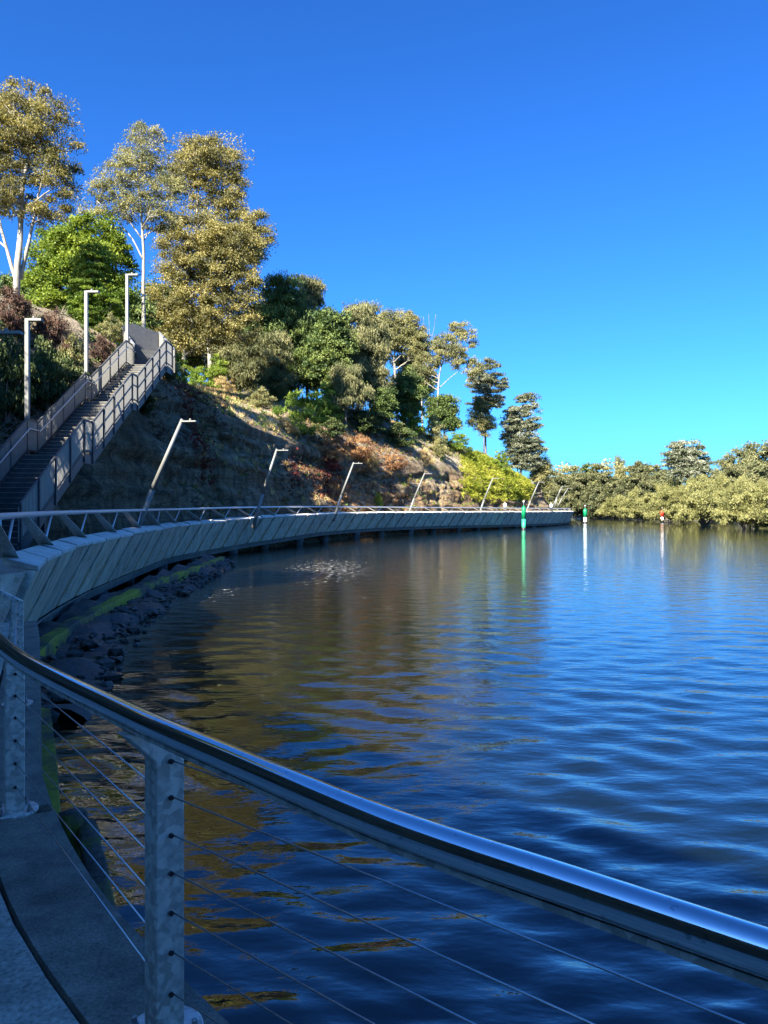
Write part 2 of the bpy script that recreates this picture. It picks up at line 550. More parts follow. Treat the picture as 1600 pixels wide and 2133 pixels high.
# ------------------------------------------------------------------ terrain
def build_terrain():
    s0, s1 = 0.0, SS[-1] - 1
    sv = np.arange(s0, s1, 0.27)
    uv = np.concatenate([np.linspace(-1, 0, 8, endpoint=False), np.linspace(0, 1, 60, endpoint=False), 1 + np.linspace(0, 1, 34, endpoint=False), 2 + np.linspace(0, 1, 22, endpoint=False), 3 + np.linspace(0, 1, 8)])
    S, U = np.meshgrid(sv, uv, indexing='ij')
    d = depth_of_s(S)
    sc = S
    sD = s_at_depth
    s11, s20 = sD(11.4), sD(20)
    foot = np.interp(S, [0, s11 - 6, s20 - 2, sD(40), sD(130)], [9.5, 8.0, 3.0, 2.45, 2.45])
    wid = np.interp(S, [0, s11, s20, sD(35), sD(50), sD(70), sD(118)], [3.0, 2.6, 2.2, 1.5, 1.9, 2.4, 1.8])
    zc = np.interp(S, [0, s11 - 2, s20, sD(24), sD(31), sD(40), sD(50), sD(65), sD(80), sD(95), sD(108), sD(117), sD(123), sD(135)],
                   [9.6, 9.8, 6.0, 5.2, 7.0, 8.0, 6.6, 5.2, 4.6, 4.0, 3.6, 2.6, 0.4, -0.6]) + EYE  # unseen near end raised to keep promenade and boardwalk start in shade
    rise = np.interp(S, [0, s11, s20, sD(35), sD(46), sD(56), sD(70), sD(85), sD(100), sD(112), sD(120), sD(130)],
                     [3.0, 3.0, 4.0, 4.5, 5.5, 6.5, 8.0, 9.5, 8.5, 5.5, 2.0, 0.8])
    T = np.interp(U, [-1, 0], [-0.6, 0.0])
    T = np.where(U < 0, -0.6 + (foot - 0.25 + 0.6) * (U + 1), np.where(U < 1, foot - 0.25 + (wid + 0.5) * U, np.where(U < 2, foot + wid + 0.25 + 14 * (U - 1), np.where(U < 3, foot + wid + 14.25 + 40 * (U - 2), foot + wid + 54.25 + 100 * (U - 3)))))
    # low bank under the boardwalk
    low = np.interp(T, [-0.6, 0.9, 2.0, 2.45, 3.2], [-0.9, -0.35, 0.25, 0.9, 1.2]) + 0 * S
    x0, y0 = shore(S.ravel(), 0)
    ux = np.interp(S.ravel(), SS, LD[:, 0]).reshape(S.shape)
    uy = np.interp(S.ravel(), SS, LD[:, 1]).reshape(S.shape)
    x0, y0 = x0.reshape(S.shape), y0.reshape(S.shape)
    # past 20 m the normals are eased to one direction so that the sheet does not fold over itself
    X = x0 + ux * T
    Y = y0 + uy * T
    wob = fbm(S * 0.16, T * 0, 3.3, 3) * 0.5
    q = np.clip((T - foot - wob * 0.5) / wid, 0, 1)
    prof = q ** 0.85
    up = np.maximum(T - foot - wid, 0)
    Z = np.where(T < foot, np.minimum(low, 1.2), 1.2 + (zc - 1.2) * prof)
    Z = Z + np.where(up > 0, rise * (1 - np.exp(-up / 7.0)) + 0.02 * up, 0)
    Z = Z + fbm(X * 0.12, Y * 0.12, 0.5, 4) * 0.55 * np.clip(up / 4, 0, 1)
    # rock relief: ledges and knobs pushed out along the landward direction
    face = np.clip(q * 6, 0, 1) * np.clip((1 - q) * 5 + 0.15, 0, 1)
    warpz = Z + 0.5 * fbm(X * 0.15, Y * 0.15, 2.7, 3) + 0.05 * X
    def beds(k, o):
        v = vnoise(X * 0.05 + o, Y * 0.05, warpz * k)
        return np.tanh(v * 5)                      # thick hard beds standing out, soft ones cut back
    strata = 0.24 * beds(0.8, 0.0) + 0.17 * beds(1.9, 7.0) + 0.08 * beds(4.0, 3.0)
    knob = fbm(X * 0.45, Y * 0.45, Z * 0.6, 5)
    crk = np.abs(vnoise(X * 0.7 + 3, Y * 0.7, Z * 0.22))
    push = (strata + knob * 0.36 - 0.5 * np.exp(-(crk / 0.07) ** 2) * (vnoise(X * 0.2, Y * 0.2, 5.0) > -0.1)) * face
    X = X - ux * push
    Y = Y - uy * push
    Z = Z + fbm(X * 0.9, Y * 0.9, 4.0, 3) * 0.10 * np.clip(up, 0, 1) + fbm(X * 1.3, Y * 1.3, 9.0, 3) * 0.12 * (T < foot)
    # the stairs' cutting
    inside = (np.abs(X - ST_X(Y)) < 1.55) & (Y > 18.5) & (Y < 40.2)
    Z = np.where(inside, np.minimum(Z, stair_floor(Y) - 0.55), Z)
    dl = ST_X(Y) - 1.5 - X
    left = (dl > 0) & (dl < 9) & (Y > 17) & (Y < 41)
    Z = np.where(left, np.minimum(Z, stair_floor(Y) - 0.5 + dl * 1.25 + 0.5 * fbm(X * 0.7, Y * 0.7, 6.6, 3)), Z)
    # front of the promenade stays below its slab
    nearz = (S < s11 - 1.2) & (T < 8.2)
    Z = np.where(nearz, np.minimum(Z, 0.55), Z)
    soil = np.clip((up - 0.15) / 0.9, 0, 1) * np.clip(0.75 + 0.6 * fbm(X * 0.35, Y * 0.35, 2.2, 3), 0, 1)
    soil = np.maximum(soil, 0.5 * np.clip(fbm(X * 0.3, Y * 0.3, Z * 0.3 + 4, 3) + 0.05, 0, 1) * (q > 0.6))
    green = np.clip((up - 4.0) / 4.0, 0, 1) * np.clip(0.6 + 0.8 * fbm(X * 0.3, Y * 0.3, 8.2, 3), 0, 1)
    ns, ntt = S.shape
    idx = np.arange(ns * ntt).reshape(ns, ntt)
    faces = np.stack([idx[:-1, :-1], idx[1:, :-1], idx[1:, 1:], idx[:-1, 1:]], -1).reshape(-1, 4)
    V = np.stack([X, Y, Z], -1).reshape(-1, 3)
    me = mesh_data('hillside', V, faces, M_cliff, True, attrs={'soil': soil.ravel(), 'green': green.ravel()})
    o = obj('hillside', me)
    tag(o, 'rocky sandstone escarpment and slope behind the boardwalk', None, None, 'structure')
    bvh = BVHTree.FromPolygons([tuple(v) for v in V.tolist()], [tuple(f) for f in faces.tolist()])
    return o, bvh
hill, BVH = build_terrain()

def ground(x, y, zmax=60.0):
    h = BVH.ray_cast(Vector((x, y, zmax)), Vector((0, 0, -1)))
    return h[0].z if h[0] is not None else 0.3

def locate(px, py, dmin=20.0, dmax=150.0):
    """depth at which the hillside is seen at photo pixel (px, py)"""
    best, bd = 1e9, dmin
    d = dmin
    while d < dmax:
        x = (px - 800) / F * d
        if not (abs(x - ST_X(d)) < 1.9 and 18 < d < 41):
            y = YH - F * (ground(x, d) - EYE) / d
            if y <= py: return d
            if y < best: best, bd = y, d
        d += 0.4
    return bd + 1.0

# far shore: low land on the right and straight ahead
def build_far_land():
    xs = np.linspace(-40, 700, 150)
    ys = np.linspace(60, 900, 150)
    X, Y = np.meshgrid(xs, ys, indexing='ij')
    # waterline of the right bank
    bank = np.interp(X, [20, 40, 52, 62, 70, 90, 140, 700], [225, 218, 180, 150, 130, 106, 92, 60])
    dd = Y - bank
    Z = np.where(dd > 0, 0.25 + 0.6 * (1 - np.exp(-dd / 20)) + 0.012 * np.clip(dd, 0, 260), -0.8)
    Z = Z + fbm(X * 0.05, Y * 0.05, 1.1, 3) * 0.3 * (dd > 3)
    idx = np.arange(X.size).reshape(X.shape)
    faces = np.stack([idx[:-1, :-1], idx[1:, :-1], idx[1:, 1:], idx[:-1, 1:]], -1).reshape(-1, 4)
    V = np.stack([X, Y, Z], -1).reshape(-1, 3)
    m, nt, bs = new_mat('far_ground')
    v = coords(nt)
    nt.links.new(ramp(nt, noise(nt, v, 0.3, 5), [(0.3, (0.03, 0.028, 0.015)), (0.7, (0.09, 0.085, 0.04))]), bs.inputs['Base Color'])
    bs.inputs['Roughness'].default_value = 1.0
    o = obj('river_bank', mesh_data('river_bank', V, faces, m, True))
    tag(o, 'low far bank of the river behind the mangroves', None, None, 'structure')
    b = BVHTree.FromPolygons([tuple(v) for v in V.tolist()], [tuple(f) for f in faces.tolist()])
    return b
FAR = build_far_land()
def far_ground(x, y):
    h = FAR.ray_cast(Vector((x, y, 80)), Vector((0, 0, -1)))
    return h[0].z if h[0] is not None else 0.3

# ------------------------------------------------------------------ water
def build_water():
    m, nt, bs = new_mat('river_water')
    bs.inputs['IOR'].default_value = 1.9
    bs.inputs['Roughness'].default_value = 0.035
    v = coords(nt)
    sx = N(nt, 'ShaderNodeTexCoord'); sy = N(nt, 'ShaderNodeSeparateXYZ'); nt.links.new(sx.outputs['Object'], sy.inputs[0])
    g1 = N(nt, 'ShaderNodeMapRange'); nt.links.new(sy.outputs[0], g1.inputs['Value'])
    g1.inputs['From Min'].default_value = 6.0; g1.inputs['From Max'].default_value = -5.0
    g2 = N(nt, 'ShaderNodeMath', operation='ADD'); nt.links.new(g1.outputs[0], g2.inputs[0]); nt.links.new(noise(nt, v, 0.12, 4, 0.55), g2.inputs[1])
    silt = ramp(nt, g2.outputs[0], [(0.45, (0.0015, 0.007, 0.011)), (0.95, (0.003, 0.006, 0.006)), (1.35, (0.008, 0.0075, 0.004))])
    # sky reflections of a ruffled patch by the boardwalk bend, painted as pale colour
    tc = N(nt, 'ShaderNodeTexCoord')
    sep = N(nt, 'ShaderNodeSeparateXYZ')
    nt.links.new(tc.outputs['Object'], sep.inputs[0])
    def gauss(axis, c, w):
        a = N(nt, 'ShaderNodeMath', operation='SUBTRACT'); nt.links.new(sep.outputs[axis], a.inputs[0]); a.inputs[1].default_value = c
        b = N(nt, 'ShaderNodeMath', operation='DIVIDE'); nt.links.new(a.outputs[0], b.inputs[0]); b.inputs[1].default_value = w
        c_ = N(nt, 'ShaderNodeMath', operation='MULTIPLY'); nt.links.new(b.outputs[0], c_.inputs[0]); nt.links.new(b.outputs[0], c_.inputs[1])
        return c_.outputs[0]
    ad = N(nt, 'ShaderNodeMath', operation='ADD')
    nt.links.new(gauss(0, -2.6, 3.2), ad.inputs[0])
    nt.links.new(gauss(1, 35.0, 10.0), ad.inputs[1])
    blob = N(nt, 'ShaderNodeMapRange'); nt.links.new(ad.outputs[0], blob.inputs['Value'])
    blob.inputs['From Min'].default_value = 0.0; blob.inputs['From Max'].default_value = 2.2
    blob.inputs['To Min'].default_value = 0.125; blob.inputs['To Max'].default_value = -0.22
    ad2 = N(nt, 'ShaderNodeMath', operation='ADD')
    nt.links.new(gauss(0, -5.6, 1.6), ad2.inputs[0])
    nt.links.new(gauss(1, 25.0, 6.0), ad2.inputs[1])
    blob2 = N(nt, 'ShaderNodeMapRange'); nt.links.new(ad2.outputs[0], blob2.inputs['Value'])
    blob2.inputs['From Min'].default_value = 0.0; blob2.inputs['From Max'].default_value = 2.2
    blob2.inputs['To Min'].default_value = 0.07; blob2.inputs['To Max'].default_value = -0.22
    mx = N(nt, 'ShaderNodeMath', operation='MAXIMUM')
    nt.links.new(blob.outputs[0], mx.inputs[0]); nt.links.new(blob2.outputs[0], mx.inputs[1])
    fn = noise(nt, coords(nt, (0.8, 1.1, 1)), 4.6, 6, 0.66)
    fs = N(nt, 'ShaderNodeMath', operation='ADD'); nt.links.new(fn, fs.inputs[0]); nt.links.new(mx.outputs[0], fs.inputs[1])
    sky_glint = ramp(nt, fs.outputs[0], [(0.65, (0, 0, 0)), (0.74, (0.85,) * 3)])
    nt.links.new(mix(nt, sky_glint, silt, (0.34, 0.34, 0.32)), bs.inputs['Base Color'])
    nt.links.new(ramp(nt, sky_glint, [(0, (0.012,) * 3), (1, (0.7,) * 3)]), bs.inputs['Roughness'])
    # ripples
    v1 = coords(nt, (0.75, 1.7, 1))
    h1 = noise(nt, v1, 1.5, 3, 0.5)
    v2 = coords(nt, (1.0, 1.9, 1))
    h2 = noise(nt, v2, 5.5, 3, 0.55)
    ma = N(nt, 'ShaderNodeMath', operation='MULTIPLY_ADD')
    nt.links.new(h2, ma.inputs[0]); ma.inputs[1].default_value = 0.20; nt.links.new(h1, ma.inputs[2])
    bump(nt, bs, ma.outputs[0], 1.0, 0.024)
    # fan-shaped sheet, finer towards the promenade
    r = [0.6]
    while r[-1] < 900: r.append(r[-1] * 1.0118 + 0.004)
    r = np.array(r)
    a = np.radians(np.linspace(-88, 88, 400))
    R, A = np.meshgrid(r, a, indexing='ij')
    X, Y = R * np.sin(A), R * np.cos(A) - 0.5
    cell = np.maximum(R * 0.0118, R * (a[1] - a[0]))
    Z = np.zeros_like(X)
    g = np.random.default_rng(11)
    for k in range(60):
        lam = 0.22 * (5.6 ** g.random())
        th = math.radians(192) + g.normal(0, 0.42)       # travelling towards the promenade
        kx, ky = 2 * math.pi / lam * math.sin(th), 2 * math.pi / lam * math.cos(th)
        amp = 0.0040 * lam ** 0.45 * min(1.0, (lam / 0.40))
        att = np.clip((lam / cell - 2.2) / 2.5, 0, 1)
        warp = 0.8 * np.sin(X * 0.11 + k) + 0.8 * np.sin(Y * 0.09 + 2 * k)
        grp = 0.55 + 0.45 * np.sin(X * 0.23 * math.cos(k) + Y * 0.21 * math.sin(k) + k * 1.7)
        Z += amp * att * grp * np.sin(kx * X + ky * Y + warp + g.random() * 6.28)
    idx = np.arange(X.size).reshape(X.shape)
    faces = np.stack([idx[:-1, :-1], idx[:-1, 1:], idx[1:, 1:], idx[1:, :-1]], -1).reshape(-1, 4)[:, ::-1].copy()
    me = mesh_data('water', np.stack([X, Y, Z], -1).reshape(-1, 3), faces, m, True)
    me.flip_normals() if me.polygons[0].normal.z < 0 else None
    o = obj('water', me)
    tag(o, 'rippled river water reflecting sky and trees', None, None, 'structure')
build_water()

# ground sheet to the horizon, below the water
gm, gnt, gbs = new_mat('river_bed')
gbs.inputs['Base Color'].default_value = (0.05, 0.045, 0.03, 1)
gd = obj('ground', mesh_data('ground', [(-3000, -1500, -2.0), (3000, -1500, -2.0), (3000, 4500, -2.0), (-3000, 4500, -2.0)], [(0, 1, 2, 3)], gm))
tag(gd, 'river bed and land far below', None, None, 'structure')

# ------------------------------------------------------------------ promenade
PROM_Z = 1.40
S_END = s_at_depth(10.3)
def strip(name, t0, t1, z, thick, s0, s1, mat, step=0.25, kind=None, label=None, slope=0.0):
    sv = np.arange(s0, s1 + 1e-6, step)
    x0, y0 = shore(sv, t0)
    x1, y1 = shore(sv, t1)
    xb, yb = shore(sv, t0 - slope)
    n = len(sv)
    V = np.concatenate([np.stack([x0, y0, np.full(n, z)], 1), np.stack([x1, y1, np.full(n, z)], 1),
                        np.stack([xb, yb, np.full(n, z - thick)], 1), np.stack([x1, y1, np.full(n, z - thick)], 1)])
    F_ = []
    for i in range(n - 1):
        F_ += [(i, n + i, n + i + 1, i + 1), (2 * n + i, i, i + 1, 2 * n + i + 1), (n + i, 3 * n + i, 3 * n + i + 1, n + i + 1), (3 * n + i, 2 * n + i, 2 * n + i + 1, 3 * n + i + 1)]
    F_ += [(0, 2 * n, 3 * n, n), (n - 1, 2 * n - 1, 4 * n - 1, 3 * n - 1)]
    o = obj(name, mesh_data(name, V, F_, mat))
    if kind: tag(o, label, None, None, kind)
    return o
strip('pavement', 0.332, 8.6, PROM_Z, 0.5, 0.5, S_END, M_prom, 0.4, 'structure', 'pale concrete promenade floor')
ecap = empty('sea_wall', (0, 0, 0))
tag(ecap, 'dark concrete sea wall edge under the cable railing', 'sea wall')
joints = np.concatenate([[0.5], np.arange(float(np.interp(1.0, [0, 1], [0, 1])) + 3.0, S_END, 4.1), [S_END]])
for a_, b_ in zip(joints[:-1], joints[1:]):
    so = strip('wall_block', 0.0, 0.31, PROM_Z, 1.15, a_ + 0.006, b_ - 0.006, M_edge, 0.2, slope=0.02)
    so.parent = ecap
so = strip('footing', -0.16, 0.4, 0.20, 1.2, 0.5, S_END, M_algae, 0.25, slope=0.12); so.parent = ecap

# mossy fender timber and beam below the promenade
M_moss = leaf_mat('moss', (0.035, 0.045, 0.006), (0.11, 0.12, 0.012), None, 0.0, 0.9)
def mossy(name, a, b, w, h, label, cat, top_round=0.0):
    mb = MB()
    a, b = Vector(a), Vector(b)
    n = 14
    t = (b - a).normalized()
    s = t.cross(Vector((0, 0, 1)))
    if s.length < 0.01: s = Vector((1, 0, 0))
    s.normalize()
    u = s.cross(t)
    rings = []
    for i in range(n):
        c = a + (b - a) * (i / (n - 1))
        ring = []
        for k in range(12):
            an = 2 * math.pi * k / 12
            cx = math.copysign(abs(math.cos(an)) ** 0.45, math.cos(an)) * w / 2
            cy = math.copysign(abs(math.sin(an)) ** 0.45, math.sin(an)) * h / 2
            r = 1 + 0.22 * float(fbm(c.x * 4 + cx * 5, c.y * 4 + cy * 5, c.z * 4, 3))
            e = 1.0 if 0 < i < n - 1 else 0.86
            ring.append(c + (s * cx + u * cy) * r * e)
        rings.append(ring)
    vs = [v for r in rings for v in r]
    fs = [(i * 12 + k, i * 12 + (k + 1) % 12, (i + 1) * 12 + (k + 1) % 12, (i + 1) * 12 + k) for i in range(n - 1) for k in range(12)]
    fs += [tuple(range(11, -1, -1)), tuple((n - 1) * 12 + k for k in range(12))]
    mb.add(vs, fs)
    o = mb.build(name, M_timber, None, True)
    return tag(o, label, cat)
mossy('fender_timber', (-2.44, 5.95, -0.6), (-2.49, 6.0, 0.50), 0.20, 0.20, 'upright mossy timber fender against the sea wall', 'timber')
mossy('fender_beam', (-2.40, 6.05, 0.36), (-1.62, 4.50, 0.08), 0.15, 0.15, 'sloping mossy beam lying along the foot of the sea wall', 'timber')

# ------------------------------------------------------------------ foreground railing
RAILPTS = [(4.1, -1.9), (2.1, -0.27), (0.95, 0.66), (0.515, 1.005), (0.30, 1.176), (0, 1.416), (-0.337, 1.75), (-0.765, 2.19), (-1.45, 2.97),
           (-2.0, 3.78), (-2.55, 4.8), (-3.02, 5.82), (-3.9, 7.2), (-5.2, 8.3)]
RP, RS = spline(RAILPTS, 0.04)
RAIL_Z = EYE - 0.60
def railing():
    root = empty('cable_railing', (RP[0][0], RP[0][1], PROM_Z))
    org = Vector(root.location)
    tag(root, 'polished steel handrail on galvanised posts strung with seven wire cables', 'railing')
    L = lambda p: Vector(p) - org
    mb = MB()
    mb.tube([L((p[0], p[1], RAIL_Z)) for p in RP], 0.0315, 28)
    mb.build('handrail', M_rail, root, True)
    mb = MB()
    for i in range(0, len(RP) - 6, 6):
        a, b = RP[i], RP[i + 6]
        mb.bar(L((a[0], a[1], RAIL_Z - 0.037)), L((b[0], b[1], RAIL_Z - 0.037)), 0.026, 0.012)
    mb.build('saddle_bar', M_galv, root)
    tg = np.gradient(RP, axis=0)
    tg /= np.linalg.norm(tg, axis=1)[:, None]
    POST = [(2.62, -0.62), (0.95, 0.93), (-0.645, 2.20), (-1.875, 3.80), (-2.87, 5.86), (-3.95, 7.45), (-5.15, 8.55)]
    holes = [0.81, 0.705, 0.595, 0.485, 0.37, 0.255, 0.135]
    ctr = []
    for px, py in POST:
        i = int(np.argmin((RP[:, 0] - px) ** 2 + (RP[:, 1] - py) ** 2))
        t = Vector((tg[i][0], tg[i][1], 0))
        n = Vector((-t.y, t.x, 0))                # landward
        c = Vector((px, py, PROM_Z))
        ctr.append((c, t, n))
        tw, dr = 0.078, 0.088                     # thickness along the rail, depth across it
        rl = Vector((RP[i][0], RP[i][1], 0)) - Vector((px, py, 0))
        off = rl.dot(n)                           # how far landward the rail stands
        top = RAIL_Z - PROM_Z - 0.045
        kink = 0.815
        prof = [(-dr / 2, 0.012), (dr / 2, 0.012), (dr / 2, kink), (off + 0.035, top), (off - 0.03, top), (-dr / 2, top - 0.10)]
        poly = [c + n * a + Vector((0, 0, b)) - t * (tw / 2) - org for a, b in prof]
        mb = MB()
        mb.prism(poly, t * tw)
        po = mb.build('post', M_galv, root, bevel=0.004)
        mb = MB()
        mb.lathe(c - org, [(0.112, 0.0), (0.112, 0.011), (0.108, 0.0135)], 40)
        mb.build('base_plate', M_galv, po)
        for sa, sb in ((1, 1), (1, -1), (-1, 1), (-1, -1)):
            q = c + t * (0.066 * sa) + n * (0.062 * sb) - org
            mb = MB()
            mb.lathe(q, [(0.016, 0.0135), (0.016, 0.017), (0.0135, 0.0175), (0.0135, 0.029), (0.008, 0.030), (0.008, 0.046), (0.006, 0.048)], 6)
            mb.build('bolt', M_bolt, po)
        for h in holes:
            mb = MB()
            q = c - t * (tw / 2 + 0.001) + Vector((0, 0, h)) - org
            mb.tube([q, q - t * 0.006], 0.0075, 10)
            mb.build('grommet', M_black, po)
    for (c0, t0, n0), (c1, t1, n1) in zip(ctr[:-1], ctr[1:]):
        for h in holes:
            mb = MB()
            mb.tube([c0 + Vector((0, 0, h)) - org, c1 + Vector((0, 0, h)) - org], 0.0026, 6)
            mb.build('cable', M_cable, root, True)
railing()

# ------------------------------------------------------------------ boardwalk
BW_D   = [10.3, 37.5, 45, 53, 62, 71, 80, 90, 102, 111, 120, 140]
BW_CAP = [0.90, 0.88, 0.78, 0.67, 0.60, 0.61, 0.67, 0.72, 0.78, 0.83, 0.85, 0.9]
BW_RAIL= [0.17, 0.16, 0.10, 0.06, 0.06, 0.09, 0.15, 0.20, 0.29, 0.36, 0.40, 0.45]
BW_BOT = [2.42, 2.46, 2.44, 2.31, 2.10, 2.08, 2.15, 2.30, 2.48, 2.56, 2.6, 2.6]
def bz(tab, s): return EYE - float(np.interp(depth_of_s(s), BW_D, tab))
def bp(s, t, z):
    x, y = shore(s, t)
    return Vector((float(x), float(y), z))
S0 = s_at_depth(11.4)
S1 = s_at_depth(136)
PW = 2.0
SLB, INB = 0.95, 0.60      # the blades lean: their foot lies back along the walk and in towards the bank
def boardwalk():
    root = empty('boardwalk', (0, 0, 0))
    tag(root, 'long curving boardwalk with slanted precast concrete side panels on piles', 'boardwalk')
    n = int((S1 - S0) / PW)
    def face_pt(s, v, inset=0.0):
        """point on the outer face; v 0 at the cap, 1 at the foot"""
        zt, zb = bz(BW_CAP, s) - 0.09, bz(BW_BOT, s)
        return bp(s - SLB * v, INB * v + inset, zt + (zb - zt) * v)
    rg = random.Random(4)
    for i in range(n):
        a, b = S0 + i * PW, S0 + (i + 1) * PW
        g = 0.17
        jit = rg.uniform(-0.012, 0.012)
        o4 = [face_pt(a + g, 0, jit), face_pt(b - g, 0, jit), face_pt(b - g, 1, jit), face_pt(a + g, 1, jit)]
        i4 = [face_pt(a + g, 0, 0.16), face_pt(b - g, 0, 0.16), face_pt(b - g, 1, 0.16), face_pt(a + g, 1, 0.16)]
        mb = MB(); mb.hexa(o4 + i4)
        mb.build('side_panel', M_panel, root, bevel=0.012)
        zc = bz(BW_CAP, (a + b) / 2) + rg.uniform(-0.02, 0.02)
        fw = 0.70
        p = [bp(a + 0.06, -0.03, zc - 0.085), bp(b - 0.06, -0.03, zc - 0.085), bp(b - 0.06 + fw, 0.52, zc - 0.02), bp(a + 0.06 + fw, 0.52, zc - 0.02),
             bp(a + 0.06, -0.03, zc), bp(b - 0.06, -0.03, zc), bp(b - 0.06 + fw, 0.52, zc + 0.10), bp(a + 0.06 + fw, 0.52, zc + 0.10)]
        mb = MB(); mb.hexa(p)
        mb.build('cap_block', M_cap, root, bevel=0.012)
        if depth_of_s(a) < 70:
            v0 = 0.52
            p = [face_pt(b - 0.045, v0, 0.012), face_pt(b + 0.045, v0, 0.012), face_pt(b + 0.045, 0.985, 0.012), face_pt(b - 0.045, 0.985, 0.012)]
            q = [face_pt(b - 0.045, v0, 0.15), face_pt(b + 0.045, v0, 0.15), face_pt(b + 0.045, 0.985, 0.15), face_pt(b - 0.045, 0.985, 0.15)]
            mb = MB(); mb.hexa(p + q)
            mb.build('drain_slot', M_slot, root)
    sv = np.arange(S0 - 0.2, S1, 0.5)
    def sheet(name, rows, mat, thick=None):
        m_ = len(rows[0])
        V = [p for r in rows for p in r]
        Fc = [(k * m_ + i, k * m_ + i + 1, (k + 1) * m_ + i + 1, (k + 1) * m_ + i) for k in range(len(rows) - 1) for i in range(m_ - 1)]
        return obj(name, mesh_data(name, V, Fc, mat), root)
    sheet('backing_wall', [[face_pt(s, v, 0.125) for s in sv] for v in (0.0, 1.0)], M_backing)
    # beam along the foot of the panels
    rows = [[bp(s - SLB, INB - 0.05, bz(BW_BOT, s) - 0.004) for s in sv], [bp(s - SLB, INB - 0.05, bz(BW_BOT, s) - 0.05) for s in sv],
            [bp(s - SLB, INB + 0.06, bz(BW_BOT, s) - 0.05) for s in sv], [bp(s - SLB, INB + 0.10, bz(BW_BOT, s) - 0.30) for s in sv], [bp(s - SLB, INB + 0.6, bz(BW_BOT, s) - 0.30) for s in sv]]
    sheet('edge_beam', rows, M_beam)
    zd = lambda s: bz(BW_CAP, s) - 0.35
    rows = [[bp(s, 0.42, zd(s) - 0.35) for s in sv], [bp(s, 0.42, zd(s)) for s in sv], [bp(s, 2.35, zd(s)) for s in sv], [bp(s, 2.35, zd(s) - 0.4) for s in sv], [bp(s - SLB, 0.9, zd(s) - 1.2) for s in sv]]
    sheet('deck', rows, M_prom)
    # blunt end wall beside the promenade
    e = S0
    mb = MB()
    p0, p1 = face_pt(e + 0.06, 0.0, 0.0), face_pt(e + 0.06, 1.0, 0.0)
    tdir = (bp(e + 0.5, 0, 0) - bp(e - 0.5, 0, 0)).normalized()
    ldir = Vector((-tdir.y, tdir.x, 0))
    q0, q1 = p0 + ldir * 2.6 - Vector((0, 0, 0.30)), p1 + ldir * 2.2
    th = tdir * 0.2
    mb.hexa([p1, q1, q1 + th, p1 + th, p0, q0, q0 + th, p0 + th])
    mb.build('end_wall', M_panel, root, bevel=0.012)
    # piles
    for k, s in enumerate(np.arange(s_at_depth(24), S1, 5.6)):
        for t in ((0.95, 2.1) if k % 2 == 0 else (1.25, 2.0)):
            mb = MB()
            c = bp(s, t, 0)
            top = bz(BW_BOT, s) - 0.29
            mb.lathe(c, [(0.30, -0.9), (0.30, top - 0.22), (0.38, top - 0.22), (0.38, top)], 14)
            mb.build('pile', M_pile, root, False)
    # ---- railing on top
    rr = empty('boardwalk_railing', (0, 0, 0))
    tag(rr, 'light steel handrail on zigzag blades and rods along the boardwalk', 'railing')
    TI = 0.56
    mb = MB()
    path = [bp(s, TI, bz(BW_RAIL, s)) for s in np.arange(S0 - 3.6, S1, 0.6)]
    mb.tube(path, 0.055, 10)
    mb.build('handrail', M_brail, rr, True)
    s = S0 + 0.4
    while s < S1 - 3:
        sb = s + 0.7
        zb = bz(BW_CAP, sb) + 0.05
        base = bp(sb, TI - 0.06, zb)
        mb = MB()
        mb.tube([base, bp(sb + 1.15, TI, bz(BW_RAIL, sb + 1.15) - 0.04)], 0.024, 6)
        mb.build('rod', M_brail, rr, True)
        topc = bp(sb - 1.75, TI, bz(BW_RAIL, sb - 1.75) - 0.04)
        tdir = (bp(sb + 0.5, TI, 0) - bp(sb - 0.5, TI, 0)).normalized()
        nrm = Vector((-tdir.y, tdir.x, 0))
        mb = MB()
        w0, w1 = 0.22, 0.13
        b2 = base - tdir * 0.10
        mb.hexa([b2 - nrm * w0 - tdir * 0.0 , b2 - nrm * w0 + tdir * 0.03, b2 + nrm * w0 * 0.4 + tdir * 0.03, b2 + nrm * w0 * 0.4,
                 topc - nrm * w1 * 0.6, topc - nrm * w1 * 0.6 + tdir * 0.03, topc + nrm * w1 * 0.6 + tdir * 0.03, topc + nrm * w1 * 0.6])
        mb.build('blade', M_galv, rr)
        s += PW * 2
boardwalk()

# ------------------------------------------------------------------ leaning lamps along the boardwalk
def lamp_mesh(base, top, head_dir, head_len=0.62, r0=0.10, r1=0.065):
    root = empty('lamp_post', base)
    b, t = Vector((0, 0, 0)), Vector(top) - Vector(base)
    mb = MB()
    mid = b.lerp(t, 0.40)
    mb.tube([b - Vector((0, 0, 0.3)), mid], [r0 * 1.2, r0 * 1.03], 12)
    mb.build('lower_pole', M_pole, root, True)
    mb = MB()
    mb.tube([mid, t], [r0, r1], 12)
    mb.build('upper_pole', M_pole, root, True)
    h = Vector(head_dir).normalized()
    mb = MB()
    side = h.cross(Vector((0, 0, 1)))
    mb.box(t + h * (head_len / 2) - Vector((0, 0, 0.10)), (head_len / 2, 0.10, 0.028), h, side, (0, 0, 1))
    hd = mb.build('lamp_head', M_pole, root, bevel=0.01)
    mb = MB()
    mb.lathe(t + h * (head_len * 0.55) - Vector((0, 0, 0.072)), [(0.045, 0), (0.045, 0.07), (0.03, 0.085)], 10)
    mb.build('sensor', M_pole, hd, True)
    return root
